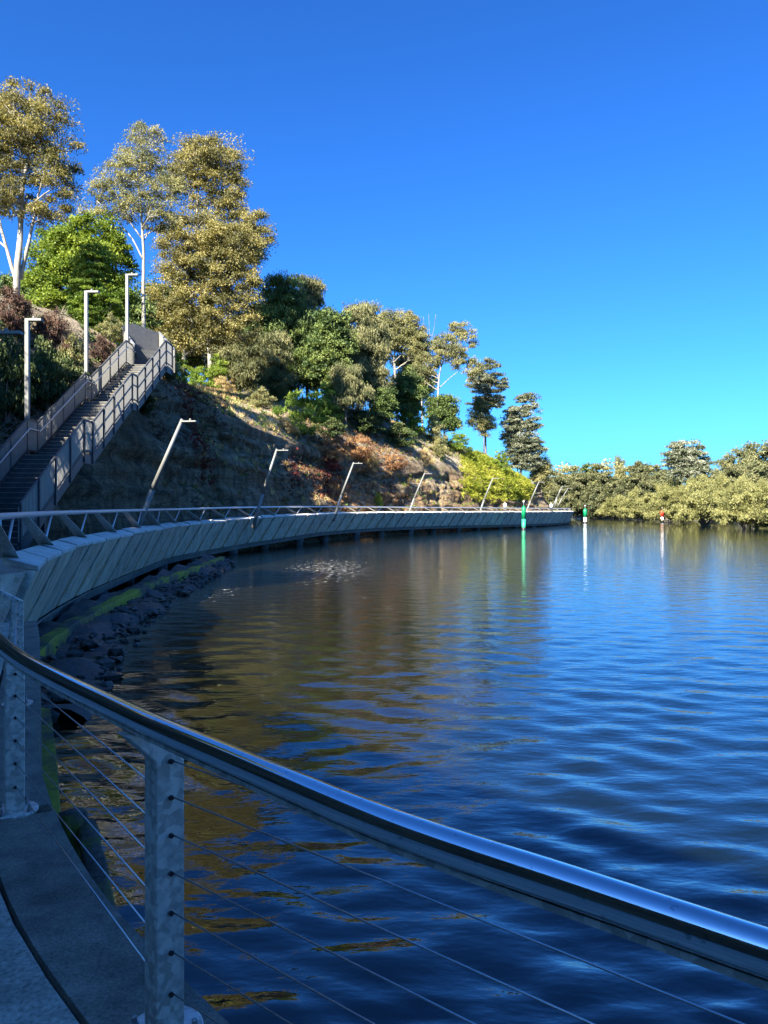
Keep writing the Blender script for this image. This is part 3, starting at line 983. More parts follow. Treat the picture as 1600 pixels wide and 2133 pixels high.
LEAN = [(380, 873, 275, 30.0, 'leaning grey lamp post nearest the stairs, its foot in shade', ),
        (577, 935, 527, 46.5, 'second leaning lamp post past the stairs, all in shade against the dark rock'),
        (737, 963, 694, 62.0, 'third leaning lamp post, in front of the orange dry grass'),
        (885, 985, 848, 78.5, 'fourth leaning lamp post, below the straw coloured grass tuft'),
        (1027, 995, 996, 92.0, 'fifth leaning lamp post, in front of the hanging yellow-green plants'),
        (1123, 1003, 1093, 105.5, 'leaning lamp post beside the nearest green marker at the end of the cliff')]
for tx, ty, bx, d, lab in LEAN:
    base = at(bx, 0, d); base.z = bz(BW_CAP, s_at_depth(d)) - 0.35
    root = lamp_mesh(base, at(tx, ty, d), (1, -0.15, 0), 0.6 if d < 40 else 0.75)
    tag(root, lab, 'lamp post', 'leaning lamp posts along the boardwalk')
for tx, ty, bx, by, lab in ((1172, 1012, 1152, 1052, 'tallest of three tiny leaning lamp posts beyond the boardwalk end'),
                            (1167, 1019, 1156, 1052, 'shortest of three tiny leaning lamp posts beyond the boardwalk end'),
                            (1184, 1016, 1162, 1052, 'rightmost of three tiny leaning lamp posts beyond the boardwalk end')):
    d = 150
    root = lamp_mesh(at(bx, by, d), at(tx, ty, d), (1, -0.1, 0), 0.9)
    tag(root, lab, 'lamp post', 'leaning lamp posts along the boardwalk')

# ------------------------------------------------------------------ stairs
def stairs():
    root = empty('staircase', (ST_X(22.0), 22.0, 1.65))
    org = Vector(root.location)
    tag(root, 'long straight outdoor staircase climbing the escarpment between grey balustrades', 'staircase')
    def W(u, Y, z): return Vector((ST_X(Y) + u, Y, z)) - org
    tread_me = {}
    flights = [(22.0, 1.65, 27.1, 4.77, 18), (28.0, 4.77, 32.8, 7.46, 16), (33.6, 7.46, 38.5, 10.15, 16)]
    dirv = Vector((-0.03, 1, 0)).normalized()
    sidev = Vector((1, 0.03, 0)).normalized()
    # one tread: a slab with a nosing and its riser
    mb = MB()
    mb.box((0, 0.145, -0.03), (ST_HALF - 0.06, 0.165, 0.03))
    mb.box((0, 0.0, -0.115), (ST_HALF - 0.07, 0.008, 0.055))
    tread = mb.data('tread', M_tread)
    mb = MB(); mb.box((0, -0.012, 0.002), (ST_HALF - 0.08, 0.022, 0.005))
    nose = mb.data('nosing', M_panel)
    rot = math.atan2(0.03, 1)
    for (y0, z0, y1, z1, n) in flights:
        for k in range(n):
            Y = y0 + (y1 - y0) * k / n
            o = obj('tread', tread, root, W(0, Y, z0 + (z1 - z0) * (k + 1) / n))
            o.rotation_euler = (0, 0, rot)
            e = obj('nosing', nose, o)
    for (ya, yb, z) in ((27.1, 28.0, 4.77), (32.8, 33.6, 7.46), (38.5, 39.9, 10.15)):
        mb = MB(); mb.box(W(0, (ya + yb) / 2 + 0.15, z - 0.09), (ST_HALF - 0.06, (yb - ya) / 2 + 0.1, 0.085), sidev, dirv)
        mb.build('landing', M_tread, root)
    prof = ST_PROF
    for sd, nm in ((1, 'right'), (-1, 'left')):
        u = sd * ST_HALF
        mb = MB()
        for (ya, za), (yb, zb) in zip(prof[:-1], prof[1:]):
            mb.bar(W(u * 0.985, ya, za - 0.10), W(u * 0.985, yb, zb - 0.10), 0.05, 0.34)
        mb.build('stringer', M_stairs, root)
        H = 1.15
        mb = MB()
        pr = [(20.0, 1.65 - 0.0)] + prof if sd < 0 else prof
        for (ya, za), (yb, zb) in zip(prof[:-1], prof[1:]):
            mb.bar(W(u, ya, za + H + 0.17), W(u, yb, zb + H + 0.17), 0.055, 0.045)
            mb.bar(W(u, ya, za + 0.20), W(u, yb, zb + 0.20), 0.045, 0.045)
        bal = mb.build('balustrade', M_stairs, root)
        mb = MB()
        Y = prof[0][0]
        while Y < prof[-1][0]:
            z = float(stair_floor(Y))
            c = W(u, Y, z + 0.17 + H / 2 + 0.02)
            mb.box(c, (0.008, 0.030, H / 2 - 0.05), sidev, dirv)
            Y += 0.095
        pk = mb.build('pickets', M_baluster, bal)
        pk['kind'] = 'stuff'
        for Y in np.concatenate([np.arange(22.05, 26.9, 1.26), [27.12, 27.98], np.arange(29.2, 32.5, 1.2), [32.82, 33.58], np.arange(34.8, 38.3, 1.23), [38.52, 39.75]]):
            z = float(stair_floor(Y))
            mb = MB()
            mb.box(W(u * 1.02, Y, z + 0.55), (0.045, 0.03, 0.80), sidev, dirv)
            mb.build('post', M_stairs, bal)
        # round handrail on brackets
        mb = MB()
        pts = [(20.15, 1.65 + 0.30)] + prof
        hp = [W(u - sd * 0.10, y, z + 0.98) for y, z in prof]
        if sd > 0:
            hp = [W(u - 0.10, 21.1, 1.70), W(u - 0.10, 21.1, 2.62), W(u - 0.10, 21.6, 2.62)] + hp
        else:
            hp = [W(u + 0.10, 21.6, 2.63)] + hp
        mb.tube(hp, 0.024, 8)
        mb.build('handrail', M_brail, bal, True)
        # end panel closing the top landing
        mb = MB()
        if sd > 0:
            pass
    # concrete plinth at the foot
    mb = MB(); mb.box(W(0.1, 21.45, 1.45), (1.3, 0.55, 0.20), sidev, dirv)
    mb.build('plinth', M_beam, root)
    # support frames under the landings
    for Y in (27.5, 33.1, 38.9, 24.0):
        z = float(stair_floor(Y))
        for u in (-0.9, 0.9):
            gz = ground(ST_X(Y) + u, Y) - 0.4
            if 0.2 < z - 0.2 - gz < 2.6:
                mb = MB(); mb.bar(W(u, Y, gz), W(u, Y, z - 0.18), 0.12, 0.12, (0, 1, 0))
                mb.build('support_post', M_stairs, root)
    # ---- last flight turning to the left
    up = empty('upper_stairs', (ST_X(39.9), 40.0, 10.15))
    tag(up, 'short upper stair flight with solid grey side panels turning off the top landing', 'staircase')
    ang = math.radians(31)
    d = Vector((-math.sin(ang), math.cos(ang), 0)); sd_ = Vector((math.cos(ang), math.sin(ang), 0))
    for k in range(10):
        mb = MB()
        c = d * (0.2 + 0.3 * k) + Vector((0, 0, 0.165 * (k + 1) - 0.03))
        mb.box(c, (0.98, 0.165, 0.03), sd_, d)
        mb.box(c - d * 0.15 - Vector((0, 0, 0.085)), (0.96, 0.01, 0.055), sd_, d)
        mb.build('tread', M_tread, up)
    for sgn in (1, -1):
        mb = MB()
        e = sd_ * (1.04 * sgn)
        a = e - d * 0.1
        b = e + d * 3.0
        hh = 1.15
        poly = [a + Vector((0, 0, 0.0)), b + Vector((0, 0, 1.62)), b + Vector((0, 0, 1.62 + hh)), a + Vector((0, 0, 0.1 + hh))]
        mb.prism(poly, sd_ * 0.05 * sgn)
        sp = mb.build('side_panel', M_baluster, up)
        mb = MB()
        mb.bar(a + Vector((0, 0, 0.13 + hh)), b + Vector((0, 0, 1.65 + hh)), 0.09, 0.05)
        mb.build('top_rail', M_brail, sp)
    mb = MB()
    b0 = d * 3.08
    mb.prism([b0 - sd_ * 1.04 + Vector((0, 0, 1.66)), b0 + sd_ * 1.04 + Vector((0, 0, 1.66)), b0 + sd_ * 1.04 + Vector((0, 0, 2.78)), b0 - sd_ * 0.35 + Vector((0, 0, 3.15)), b0 - sd_ * 1.04 + Vector((0, 0, 2.95))], d * 0.05)
    mb.build('end_panel', M_stairs, up)  # dark colour stands in for the tree shadow on this panel
    # top landing guard on the outer corner
    g = empty('landing_guard', (0, 0, 0))
    tag(g, 'dark balustrade corner closing the top stair landing', 'balustrade')
    a, b = Vector((ST_X(39.8) + ST_HALF, 39.85, 10.15)), Vector((ST_X(39.8) + 0.55, 40.05, 10.15))
    mb = MB()
    mb.bar(a + Vector((0, 0, 1.30)), b + Vector((0, 0, 1.30)), 0.055, 0.045); mb.bar(a + Vector((0, 0, 0.2)), b + Vector((0, 0, 0.2)), 0.045, 0.045)
    mb.build('frame', M_stairs, g)
    for k in range(6):
        mb = MB(); q = a.lerp(b, k / 5.0); mb.box(q + Vector((0, 0, 0.74)), (0.02, 0.02, 0.54)); mb.build('picket', M_stairs, g)
stairs()

# tall lamps standing along the left of the stairs
STLAMP = [(-14, 690, 22.0, 40, 'lamp at the left picture edge, only its flat head and arm showing'),
          (57, 664, 28.0, 84, 'tall square lamp post by the first stair landing'),
          (180, 606, 34.0, 203, 'tall square lamp post by the second stair landing'),
          (265, 571, 40.0, 285, 'tall square lamp post at the top of the stairs')]
def stair_lamp(px, py, d, hx, lab):
    t = at(px, py, d)
    gz = min(ground(t.x, t.y), float(stair_floor(d)))
    root = empty('street_lamp', (t.x, t.y, gz))
    H = t.z - gz
    mb = MB(); mb.box((0, 0, H / 2), (0.075, 0.075, H / 2))
    mb.build('pole', M_pole, root, bevel=0.012)
    L = (hx - px) / F * d
    mb = MB(); mb.box((0.077 + L / 2, 0, H - 0.05), (L / 2, 0.11, 0.045))
    hd = mb.build('lamp_head', M_pole, root, bevel=0.008)
    mb = MB(); mb.lathe((L * 0.5, 0, H - 0.005), [(0.05, 0), (0.05, 0.07), (0.035, 0.09)], 10)
    mb.build('sensor', M_pole, hd, True)
    tag(root, lab, 'street lamp', 'tall lamps beside the stairs')
for a in STLAMP: stair_lamp(*a)

# ------------------------------------------------------------------ channel markers
M_green = paint('marker_green', (0.0, 0.20, 0.075), 0.45, 0.15)
M_green2 = paint('marker_pale_green', (0.02, 0.36, 0.17), 0.5, 0.15)
M_red = paint('marker_red', (0.42, 0.02, 0.015), 0.45, 0.15)
M_white = paint('marker_white', (0.55, 0.54, 0.51), 0.5, 0.08)
def marker(px, ytop, ybase, d, split, hi, lo, label):
    base = at(px, YH + EYE * F / d, d)
    root = empty('channel_marker', (base.x, base.y, 0))
    H = (ybase - ytop) / F * d
    r = 0.25 if d < 100 else 0.29
    hs = H * split
    mb = MB(); mb.lathe((0, 0, 0), [(r, -0.8), (r, hs)], 18); mb.build('lower_pile', lo, root, True)
    mb = MB(); mb.lathe((0, 0, 0), [(r * 1.12, hs), (r * 1.12, H * 0.86), (r * 0.85, H * 0.90), (r * 0.12, H * 0.985)], 18); mb.build('coloured_sleeve', hi, root, True)
    mb = MB(); mb.lathe((0, 0, 0), [(0.05, H * 0.95), (0.05, H * 1.10), (0.11, H * 1.11), (0.11, H * 1.17), (0.02, H * 1.19)], 10); mb.build('lantern', M_white, root, True)
    mb = MB(); mb.lathe((0, 0, 0), [(r * 1.06, -0.3), (r * 1.06, 0.28)], 18); mb.build('waterline_band', M_black, root, True)
    tag(root, label, 'channel marker', 'channel markers standing in the river')
marker(1091, 1052, 1103, 94, 0.44, M_green, M_green2, 'all green channel marker nearest, in front of the boardwalk')
marker(1219, 1058, 1090, 128, 0.40, M_green, M_white, 'green and white channel marker off the end of the boardwalk')
marker(1379, 1062, 1088, 135, 0.45, M_red, M_white, 'red and white channel marker before the mangroves')

# ------------------------------------------------------------------ foot of the near boardwalk: algae ledge, mud, rocks
LEDGE = [(78, 1364, 0.35), (159, 1300, 0.35), (262, 1244, 0.35), (340, 1209, 0.35), (428, 1178, 0.35), (470, 1160, 0.35)]
def ledge_pts():
    out = []
    for px, py, z in LEDGE:
        d = (EYE - z) * F / (py - YH)
        out.append(((px - 800) / F * d, d))
    a, b = out[0], out[1]
    out.insert(0, (a[0] + (a[0] - b[0]) * 0.9, a[1] + (a[1] - b[1]) * 0.9))
    return out
LP, LS = spline(ledge_pts(), 0.3)
def ledge():
    root = empty('algae_ledge', (0, 0, 0))
    tag(root, 'low concrete ledge stained yellow-green with algae under the near boardwalk', 'ledge')
    tg = np.gradient(LP, axis=0); tg /= np.linalg.norm(tg, axis=1)[:, None]
    ln = np.stack([-tg[:, 1], tg[:, 0]], 1)
    cuts = [0, len(LP) * 0.26, len(LP) * 0.5, len(LP) * 0.68, len(LP) * 0.84, len(LP) - 1]
    for a, b in zip(cuts[:-1], cuts[1:]):
        ii = list(range(int(a), int(b) + 1))
        rows = []
        for (o, z) in ((0.0, -0.5), (0.02, 0.33), (0.03, 0.37), (0.28, 0.38), (0.28, -0.5)):
            rows.append([(LP[i][0] + ln[i][0] * o, LP[i][1] + ln[i][1] * o, z + 0.02 * math.sin(i * 0.9)) for i in ii])
        m_ = len(ii)
        rows = [[(p[0] - (tg[i][0] * 0.02 if k == m_ - 1 else 0), p[1] - (tg[i][1] * 0.02 if k == m_ - 1 else 0), p[2]) for k, (p, i) in enumerate(zip(r, ii))] for r in rows]
        V = [p for r in rows for p in r]
        Fc = [(k * m_ + i, k * m_ + i + 1, (k + 1) * m_ + i + 1, (k + 1) * m_ + i) for k in range(len(rows) - 1) for i in range(m_ - 1)]
        Fc += [tuple(k * m_ for k in range(len(rows))), tuple(k * m_ + m_ - 1 for k in range(len(rows) - 1, -1, -1))]
        obj('ledge_block', mesh_data('ledge_block', V, Fc, M_algae), root)
ledge()

def wet_mat():
    m, nt, bs = new_mat('wet_mud')
    v = coords(nt)
    n = noise(nt, v, 1.8, 7, 0.7)
    nt.links.new(ramp(nt, n, [(0.3, (0.018, 0.018, 0.018)), (0.7, (0.075, 0.07, 0.06))]), bs.inputs['Base Color'])
    nt.links.new(ramp(nt, n, [(0.35, (0.25,) * 3), (0.65, (0.75,) * 3)]), bs.inputs['Roughness'])
    bump(nt, bs, noise(nt, v, 9, 7, 0.7), 0.9, 0.06)
    return m
M_mud = wet_mat()
def mud():
    tg = np.gradient(LP, axis=0); tg /= np.linalg.norm(tg, axis=1)[:, None]
    wn_ = np.stack([tg[:, 1], -tg[:, 0]], 1)
    w = np.linspace(-0.8, 2.6, 22)
    V = []
    n = len(LP)
    sub = 2
    ii = np.linspace(0, n - 1, n * sub)
    P = np.stack([np.interp(ii, np.arange(n), LP[:, k]) for k in (0, 1)], 1)
    Wn = np.stack([np.interp(ii, np.arange(n), wn_[:, k]) for k in (0, 1)], 1)
    X = P[:, 0][:, None] + Wn[:, 0][:, None] * w[None]
    Y = P[:, 1][:, None] + Wn[:, 1][:, None] * w[None]
    width = np.interp(ii / (n - 1), [0, 0.2, 0.45, 0.7, 1], [1.25, 1.25, 1.0, 0.75, 0.4])[:, None]
    Z = 0.20 * (1 - (w[None] / width)) + 0.20 * fbm(X * 0.9, Y * 0.9, 1.7, 5) - 0.02
    Z = np.where(w[None] > width, Z * 1.0 - (w[None] - width) * 0.5, Z)
    idx = np.arange(X.size).reshape(X.shape)
    faces = np.stack([idx[:-1, :-1], idx[:-1, 1:], idx[1:, 1:], idx[1:, :-1]], -1).reshape(-1, 4)
    o = obj('mud_bank', mesh_data('mud_bank', np.stack([X, Y, Z], -1).reshape(-1, 3), faces, M_mud, True))
    tag(o, 'wet dark mud along the foot of the ledge', None, None, 'structure')
    # loose rocks
    g = np.random.default_rng(21)
    Vs, Fs = [], []
    import bmesh
    bm = bmesh.new(); bmesh.ops.create_icosphere(bm, subdivisions=1, radius=1.0)
    bv = np.array([v.co[:] for v in bm.verts]); bf = np.array([[v.index for v in f.verts] for f in bm.faces]); bm.free()
    for k in range(520):
        i = g.integers(0, len(P)); 
        ww = g.uniform(-0.1, 1.0) * float(width[i, 0]) * 1.15
        c = P[i] + Wn[i] * ww
        r = g.uniform(0.04, 0.12) * (1.0 if g.random() < 0.88 else 2.0)
        d = bv * (1 + 0.5 * fbm(bv[:, 0:1] * 1.3 + k, bv[:, 1:2] * 1.3, bv[:, 2:3] * 1.3 + k * 0.7, 3)) * np.array([r, r * g.uniform(0.6, 1.2), r * g.uniform(0.4, 0.7)])
        an = g.random() * 6.28
        d = np.stack([d[:, 0] * math.cos(an) - d[:, 1] * math.sin(an), d[:, 0] * math.sin(an) + d[:, 1] * math.cos(an), d[:, 2]], 1)
        Vs.append(d + np.array([c[0], c[1], 0.16 * (1 - ww / 1.3) + g.uniform(-0.05, 0.05)]))
        Fs.append(bf + k * len(bv))
    o = obj('shore_rocks', mesh_data('shore_rocks', np.vstack(Vs), np.vstack(Fs), M_mud, False))
    tag(o, 'dark wet rocks heaped along the waterline below the boardwalk', None, None, 'stuff')
mud()

# ------------------------------------------------------------------ vegetation
B_pale = bark('pale_gum_bark', (0.13, 0.11, 0.085), (0.38, 0.345, 0.28))
B_grey = bark('grey_bark', (0.06, 0.05, 0.04), (0.20, 0.17, 0.14))
L_gold = leaf_mat('golden_gum_leaves', (0.085, 0.082, 0.030), (0.205, 0.182, 0.062), (0.35, 0.295, 0.105))
L_olive = leaf_mat('olive_gum_leaves', (0.098, 0.107, 0.046), (0.208, 0.202, 0.081), (0.338, 0.305, 0.130))
L_green = leaf_mat('bright_green_leaves', (0.069, 0.115, 0.016), (0.167, 0.230, 0.030), (0.287, 0.345, 0.052), 0.38)
L_feather = leaf_mat('feathery_green_leaves', (0.063, 0.115, 0.015), (0.138, 0.207, 0.028), (0.241, 0.310, 0.046), 0.38)
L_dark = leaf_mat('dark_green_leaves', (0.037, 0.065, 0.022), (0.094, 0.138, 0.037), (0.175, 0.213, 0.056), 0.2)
L_caz = leaf_mat('casuarina_needles', (0.072, 0.083, 0.036), (0.163, 0.166, 0.073), (0.273, 0.254, 0.117), 0.25)
L_silver = leaf_mat('silver_green_leaves', (0.072, 0.083, 0.046), (0.157, 0.172, 0.100), (0.300, 0.300, 0.215), 0.2)
L_far = leaf_mat('far_bank_leaves', (0.045, 0.052, 0.022), (0.095, 0.10, 0.04), (0.15, 0.145, 0.065), 0.2)
L_mang = leaf_mat('mangrove_leaves', (0.099, 0.101, 0.031), (0.198, 0.193, 0.064), (0.297, 0.281, 0.110), 0.2)
L_lime = leaf_mat('lime_strap_leaves', (0.115, 0.149, 0.014), (0.230, 0.253, 0.023), (0.368, 0.356, 0.057), 0.35)
L_straw = leaf_mat('straw_grass', (0.220, 0.143, 0.066), (0.396, 0.297, 0.132), (0.572, 0.462, 0.242), 0.3, 0.8)
L_rust = leaf_mat('rust_dry_leaves', (0.125, 0.062, 0.037), (0.275, 0.138, 0.062), (0.450, 0.275, 0.125), 0.25, 0.8)
L_red = leaf_mat('red_creeper_leaves', (0.06, 0.012, 0.012), (0.16, 0.025, 0.022), (0.26, 0.06, 0.04), 0.25)
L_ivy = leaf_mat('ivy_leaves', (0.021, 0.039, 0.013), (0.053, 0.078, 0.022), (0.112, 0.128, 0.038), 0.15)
L_twig = leaf_mat('dry_twigs', (0.16, 0.12, 0.085), (0.30, 0.24, 0.17), (0.42, 0.35, 0.26), 0.0, 0.9)
L_brown = leaf_mat('brown_dry_leaves', (0.045, 0.026, 0.02), (0.09, 0.05, 0.036), (0.15, 0.09, 0.06), 0.15, 0.8)

def leaf_quads(C, n_each, rad, flat, L, Wd, droop, g, shell=0.55, tone=None, spread=1.0, updir=0.0):
    """leaves scattered in clumps centred at C; returns verts, quads, tone"""
    nC = len(C)
    rad = np.broadcast_to(rad, (nC,))
    n = nC * n_each
    ci = np.repeat(np.arange(nC), n_each)
    dirs = g.normal(size=(n, 3)); dirs /= np.linalg.norm(dirs, axis=1)[:, None]
    dirs[:, 2] = np.where(dirs[:, 2] < -0.35, -dirs[:, 2] * 0.6, dirs[:, 2])
    rr = g.random(n) ** shell
    pos = C[ci] + dirs * rr[:, None] * rad[ci][:, None] * np.array([1, 1, flat])
    ax = g.normal(size=(n, 3)) * spread + dirs * 0.5
    ax[:, 2] += updir
    ax /= np.linalg.norm(ax, axis=1)[:, None]
    ax[:, 2] -= droop
    ax /= np.linalg.norm(ax, axis=1)[:, None]
    sd = np.cross(ax, g.normal(size=(n, 3)))
    sd /= np.linalg.norm(sd, axis=1)[:, None]
    ll = L * g.uniform(0.6, 1.3, n)[:, None]
    ww = Wd * g.uniform(0.7, 1.25, n)[:, None]
    base = pos - ax * ll * 0.5
    V = np.stack([base + sd * ww * 0.5, pos + ax * ll * 0.5 + sd * ww * 0.15, base * 0.35 + pos * 0.65 - sd * ww * 0.6], 1).reshape(-1, 3)
    Q = np.arange(n * 3).reshape(-1, 3)
    ct = g.random(nC) if tone is None else np.asarray(tone)
    T = np.repeat(np.clip(ct[ci] + g.normal(0, 0.12, n), 0, 1), 3)
    return V, Q, T

def clump_centres(blobs, n, g, mind=0.5, outer=0.5):
    """blobs: (x, y, z, rx, ry, rz) ellipsoids"""
    B = np.array(blobs, float)
    vol = B[:, 3] * B[:, 4] * B[:, 5]
    vol = vol ** 0.8
    pr = vol / vol.sum()
    out = []
    tries = 0
    while len(out) < n and tries < n * 14:
        tries += 1
        b = B[g.choice(len(B), p=pr)]
        v = g.normal(size=3); v /= np.linalg.norm(v)
        v *= g.random() ** outer
        p = b[:3] + v * b[3:]
        if all((abs(p[0] - q[0]) + abs(p[1] - q[1]) + abs(p[2] - q[2])) > mind for q in out[-60:]):
            out.append(p)
    return np.array(out)

def bez(a, b, c, n):
    t = np.linspace(0, 1, n)[:, None]
    return (1 - t) ** 2 * a + 2 * t * (1 - t) * b + t * t * c

def wood(trunk_paths, C, g, r0, limbs, twig_r=0.02, rise=0.25, twigs=True):
    """trunk polylines (list of [points]) and limbs out to the leaf clumps"""
    mb = MB()
    T = []
    for path, ra, rb in trunk_paths:
        P, s = spline(path, 0.5) if len(path) > 1 else (np.array(path), None)
        P = P + np.cumsum(g.normal(0, 0.012, P.shape), axis=0) * np.array([1, 1, 0])
        R = np.linspace(ra, rb, len(P))
        R[0] *= 1.25
        mb.tube(P.tolist(), R.tolist(), 8)
        T += [(p, r) for p, r in zip(P, R)]
    TP = np.array([t[0] for t in T]); TR = np.array([t[1] for t in T])
    if limbs <= 0 or len(C) == 0: return mb
    # k-means into limbs
    K = min(limbs, len(C))
    cen = C[g.choice(len(C), K, replace=False)]
    for _ in range(6):
        lab = np.argmin(((C[:, None] - cen[None]) ** 2).sum(-1), 1)
        for k in range(K):
            if (lab == k).any(): cen[k] = C[lab == k].mean(0)
    zmin, zmax = TP[:, 2].min(), TP[:, 2].max()
    for k in range(K):
        c = cen[k]
        # leave the trunk below the clump, at an upward angle
        hd = np.hypot(TP[:, 0] - c[0], TP[:, 1] - c[1])
        want = c[2] - 0.75 * hd
        cost = hd * 0.6 + np.abs(TP[:, 2] - want) + np.where(TP[:, 2] < zmin + 0.28 * (zmax - zmin), 6, 0)
        i = int(np.argmin(cost))
        a, ra = TP[i], TR[i]
        L = np.linalg.norm(c - a)
        midp = (a + c) / 2 + np.array([g.normal(0, 0.10), g.normal(0, 0.10), rise * 0.0 - 0.10]) * L * np.array([1, 1, 1]) 
        n = max(4, int(L / 0.5))
        P = bez(a, midp, c, n)
        P[1:-1] += g.normal(0, 0.045, (n - 2, 3)) * min(1.0, L / 3)
        rb = max(twig_r, min(ra * 0.62, 0.03 + 0.018 * L))
        mb.tube(P.tolist(), np.linspace(rb, twig_r, n).tolist(), 6, False)
        if twigs:
            for p in C[lab == k]:
                j = int(np.argmin(((P - p) ** 2).sum(1) + np.linspace(0.6, 0, n)))
                j = max(1, j - 1)
                q = P[j]
                if np.linalg.norm(p - q) < 0.25: continue
                m = (p + q) / 2 + g.normal(0, 0.12, 3)
                mb.tube(bez(q, m, p, 4).tolist(), [twig_r * 1.1, twig_r, twig_r * 0.8, twig_r * 0.5], 4, False)
    return mb

def plant(name, loc, leafmat, barkmat, blobs, n_clump, n_leaf, rc, L, Wd, droop=0.4, flat=0.85, trunks=None, limbs=8, seed=1, r0=0.2, twig_r=0.018, mind=0.45, outer=0.45, spread=1.0, updir=0.0, shell=0.55, tone_up=0.0):
    g = np.random.default_rng(seed)
    root = empty(name, loc)
    C = clump_centres(blobs, n_clump, g, mind, outer)
    tone = g.random(len(C)) * 0.8 + 0.1
    V, Q, T = leaf_quads(C, int(n_leaf * 1.75), rc * 1.12 * g.uniform(0.65, 1.3, len(C)), flat * 1.15, L, Wd, droop, g, shell, tone, spread, updir)
    C2 = clump_centres(blobs, max(8, n_clump // 7), g, mind, 0.33)
    V2, Q2, T2 = leaf_quads(C2, int(n_leaf * 1.0), rc * 1.55, 0.9, L, Wd, droop, g, 0.45, None, spread, updir)
    V, Q, T = np.vstack([V, V2]), np.vstack([Q, Q2 + len(V)]), np.concatenate([T, T2])
    if trunks is not None:
        mb = wood(trunks, C, g, r0, limbs, twig_r)
        mb.build('trunk', barkmat, root, True)
    obj('crown', mesh_data('crown', V, Q, leafmat, False, attrs={'tone': T}), root)
    return root

def px_tree(name, label, cat, base_px, d, blobs_px, leafmat, barkmat, trunk_px=None, depth_f=0.85, dmin=34, group=None, base_z=None, trunk_r=0.22, ground_fn=ground, **kw):
    """a tree measured in the photograph: base_px = column of its foot, blobs_px = (x, y, rx, ry[, dd]) crown masses at depth d"""
    if trunk_px is not None and ground_fn is ground:
        d0 = d
        d = locate(base_px, trunk_px[0][0][0][1] - 14, dmin)
        q = d / d0
        for kk in ('rc', 'L', 'Wd'): kw[kk] = kw[kk] * q
        trunk_px = [(p_, ra * q * 0.66, rb * q * 0.8) for p_, ra, rb in trunk_px]
        kw['rc'] *= 0.74; kw['L'] *= 0.92; kw['Wd'] *= 0.92
        kw['n_clump'] = int(kw['n_clump'] * 1.55); kw['limbs'] = int(kw['limbs'] * 1.5)
        kw['mind'] = 0.35; kw['outer'] = 0.40
        if name == 'gum_tree':
            kw['n_clump'] = int(kw['n_clump'] * 0.80); kw['mind'] = 1.1 * q; kw['n_leaf'] = int(kw['n_leaf'] * 1.15); kw['L'] *= 0.85; kw['Wd'] *= 0.82
            kw['twig_r'] = max(kw.get('twig_r', 0.018), 0.026) * q
        print('TREE', label[:40], 'd', round(d, 1))
    bx = (base_px - 800) / F * d
    gz = ground_fn(bx, d) if base_z is None else base_z
    k = d / F
    blobs = []
    for b in blobs_px:
        x, y, rx, ry = b[:4]
        dd = b[4] if len(b) > 4 else 0.0
        p = at(x, y, d)
        blobs.append((p.x - bx, dd, p.z - gz, rx * k, max(0.5, min(rx, ry * 1.1) * k * depth_f), ry * k))
    trunks = None
    if trunk_px is not None:
        trunks = []
        for path, ra, rb in trunk_px:
            pts = []
            for j, (x, y) in enumerate(path):
                p = at(x, y, d)
                z = p.z - gz
                pts.append((p.x - bx, 0.15 * math.sin(j * 2.1 + x), -0.35 if (j == 0 and abs(y - trunk_px[0][0][0][1]) < 30) else z))
            trunks.append((pts, ra, rb))
    root = plant(name, (bx, d, gz), leafmat, barkmat, blobs, trunks=trunks, r0=trunk_r, **kw)
    return tag(root, label, cat, group)

TREES = 'trees on the escarpment'
# 1 leftmost tall gum
px_tree('gum_tree', 'tallest gum tree at the left edge with pale forked trunk and golden crown', 'tree', 35, 46,
        [(60, 235, 95, 60), (20, 280, 110, 80), (110, 330, 58, 85), (40, 400, 130, 75), (-60, 330, 110, 120), (110, 430, 55, 45)], L_gold, B_pale,
        [([(35, 660), (40, 560), (42, 470), (50, 390), (62, 300), (66, 225)], 0.36, 0.06), ([(38, 600), (15, 520), (0, 460), (-30, 380)], 0.20, 0.06), ([(40, 580), (62, 480), (78, 410), (100, 330)], 0.20, 0.05), ([(44, 450), (90, 410), (130, 380)], 0.10, 0.03)],
        n_clump=185, n_leaf=120, rc=0.85, L=0.26, Wd=0.085, droop=0.7, limbs=20, seed=11, dmin=40, group=TREES)
# 2 slim tall gum
px_tree('gum_tree', 'slim tall gum with bare straight trunk and thin airy crown above the stairs', 'tree', 300, 50,
        [(300, 288, 40, 28), (290, 340, 60, 35), (250, 375, 40, 30), (330, 400, 50, 35), (265, 430, 55, 35), (215, 400, 28, 38), (330, 450, 45, 35), (200, 450, 30, 25)], L_olive, B_pale,
        [([(300, 700), (299, 610), (298, 530), (295, 440), (290, 370), (297, 290)], 0.24, 0.04), ([(298, 540), (270, 490), (235, 450), (205, 420)], 0.09, 0.03), ([(297, 500), (255, 440), (240, 395)], 0.08, 0.03), ([(296, 470), (320, 420), (350, 380)], 0.08, 0.03)],
        n_clump=115, n_leaf=85, rc=0.72, L=0.24, Wd=0.07, droop=0.8, limbs=13, seed=12, group=TREES)
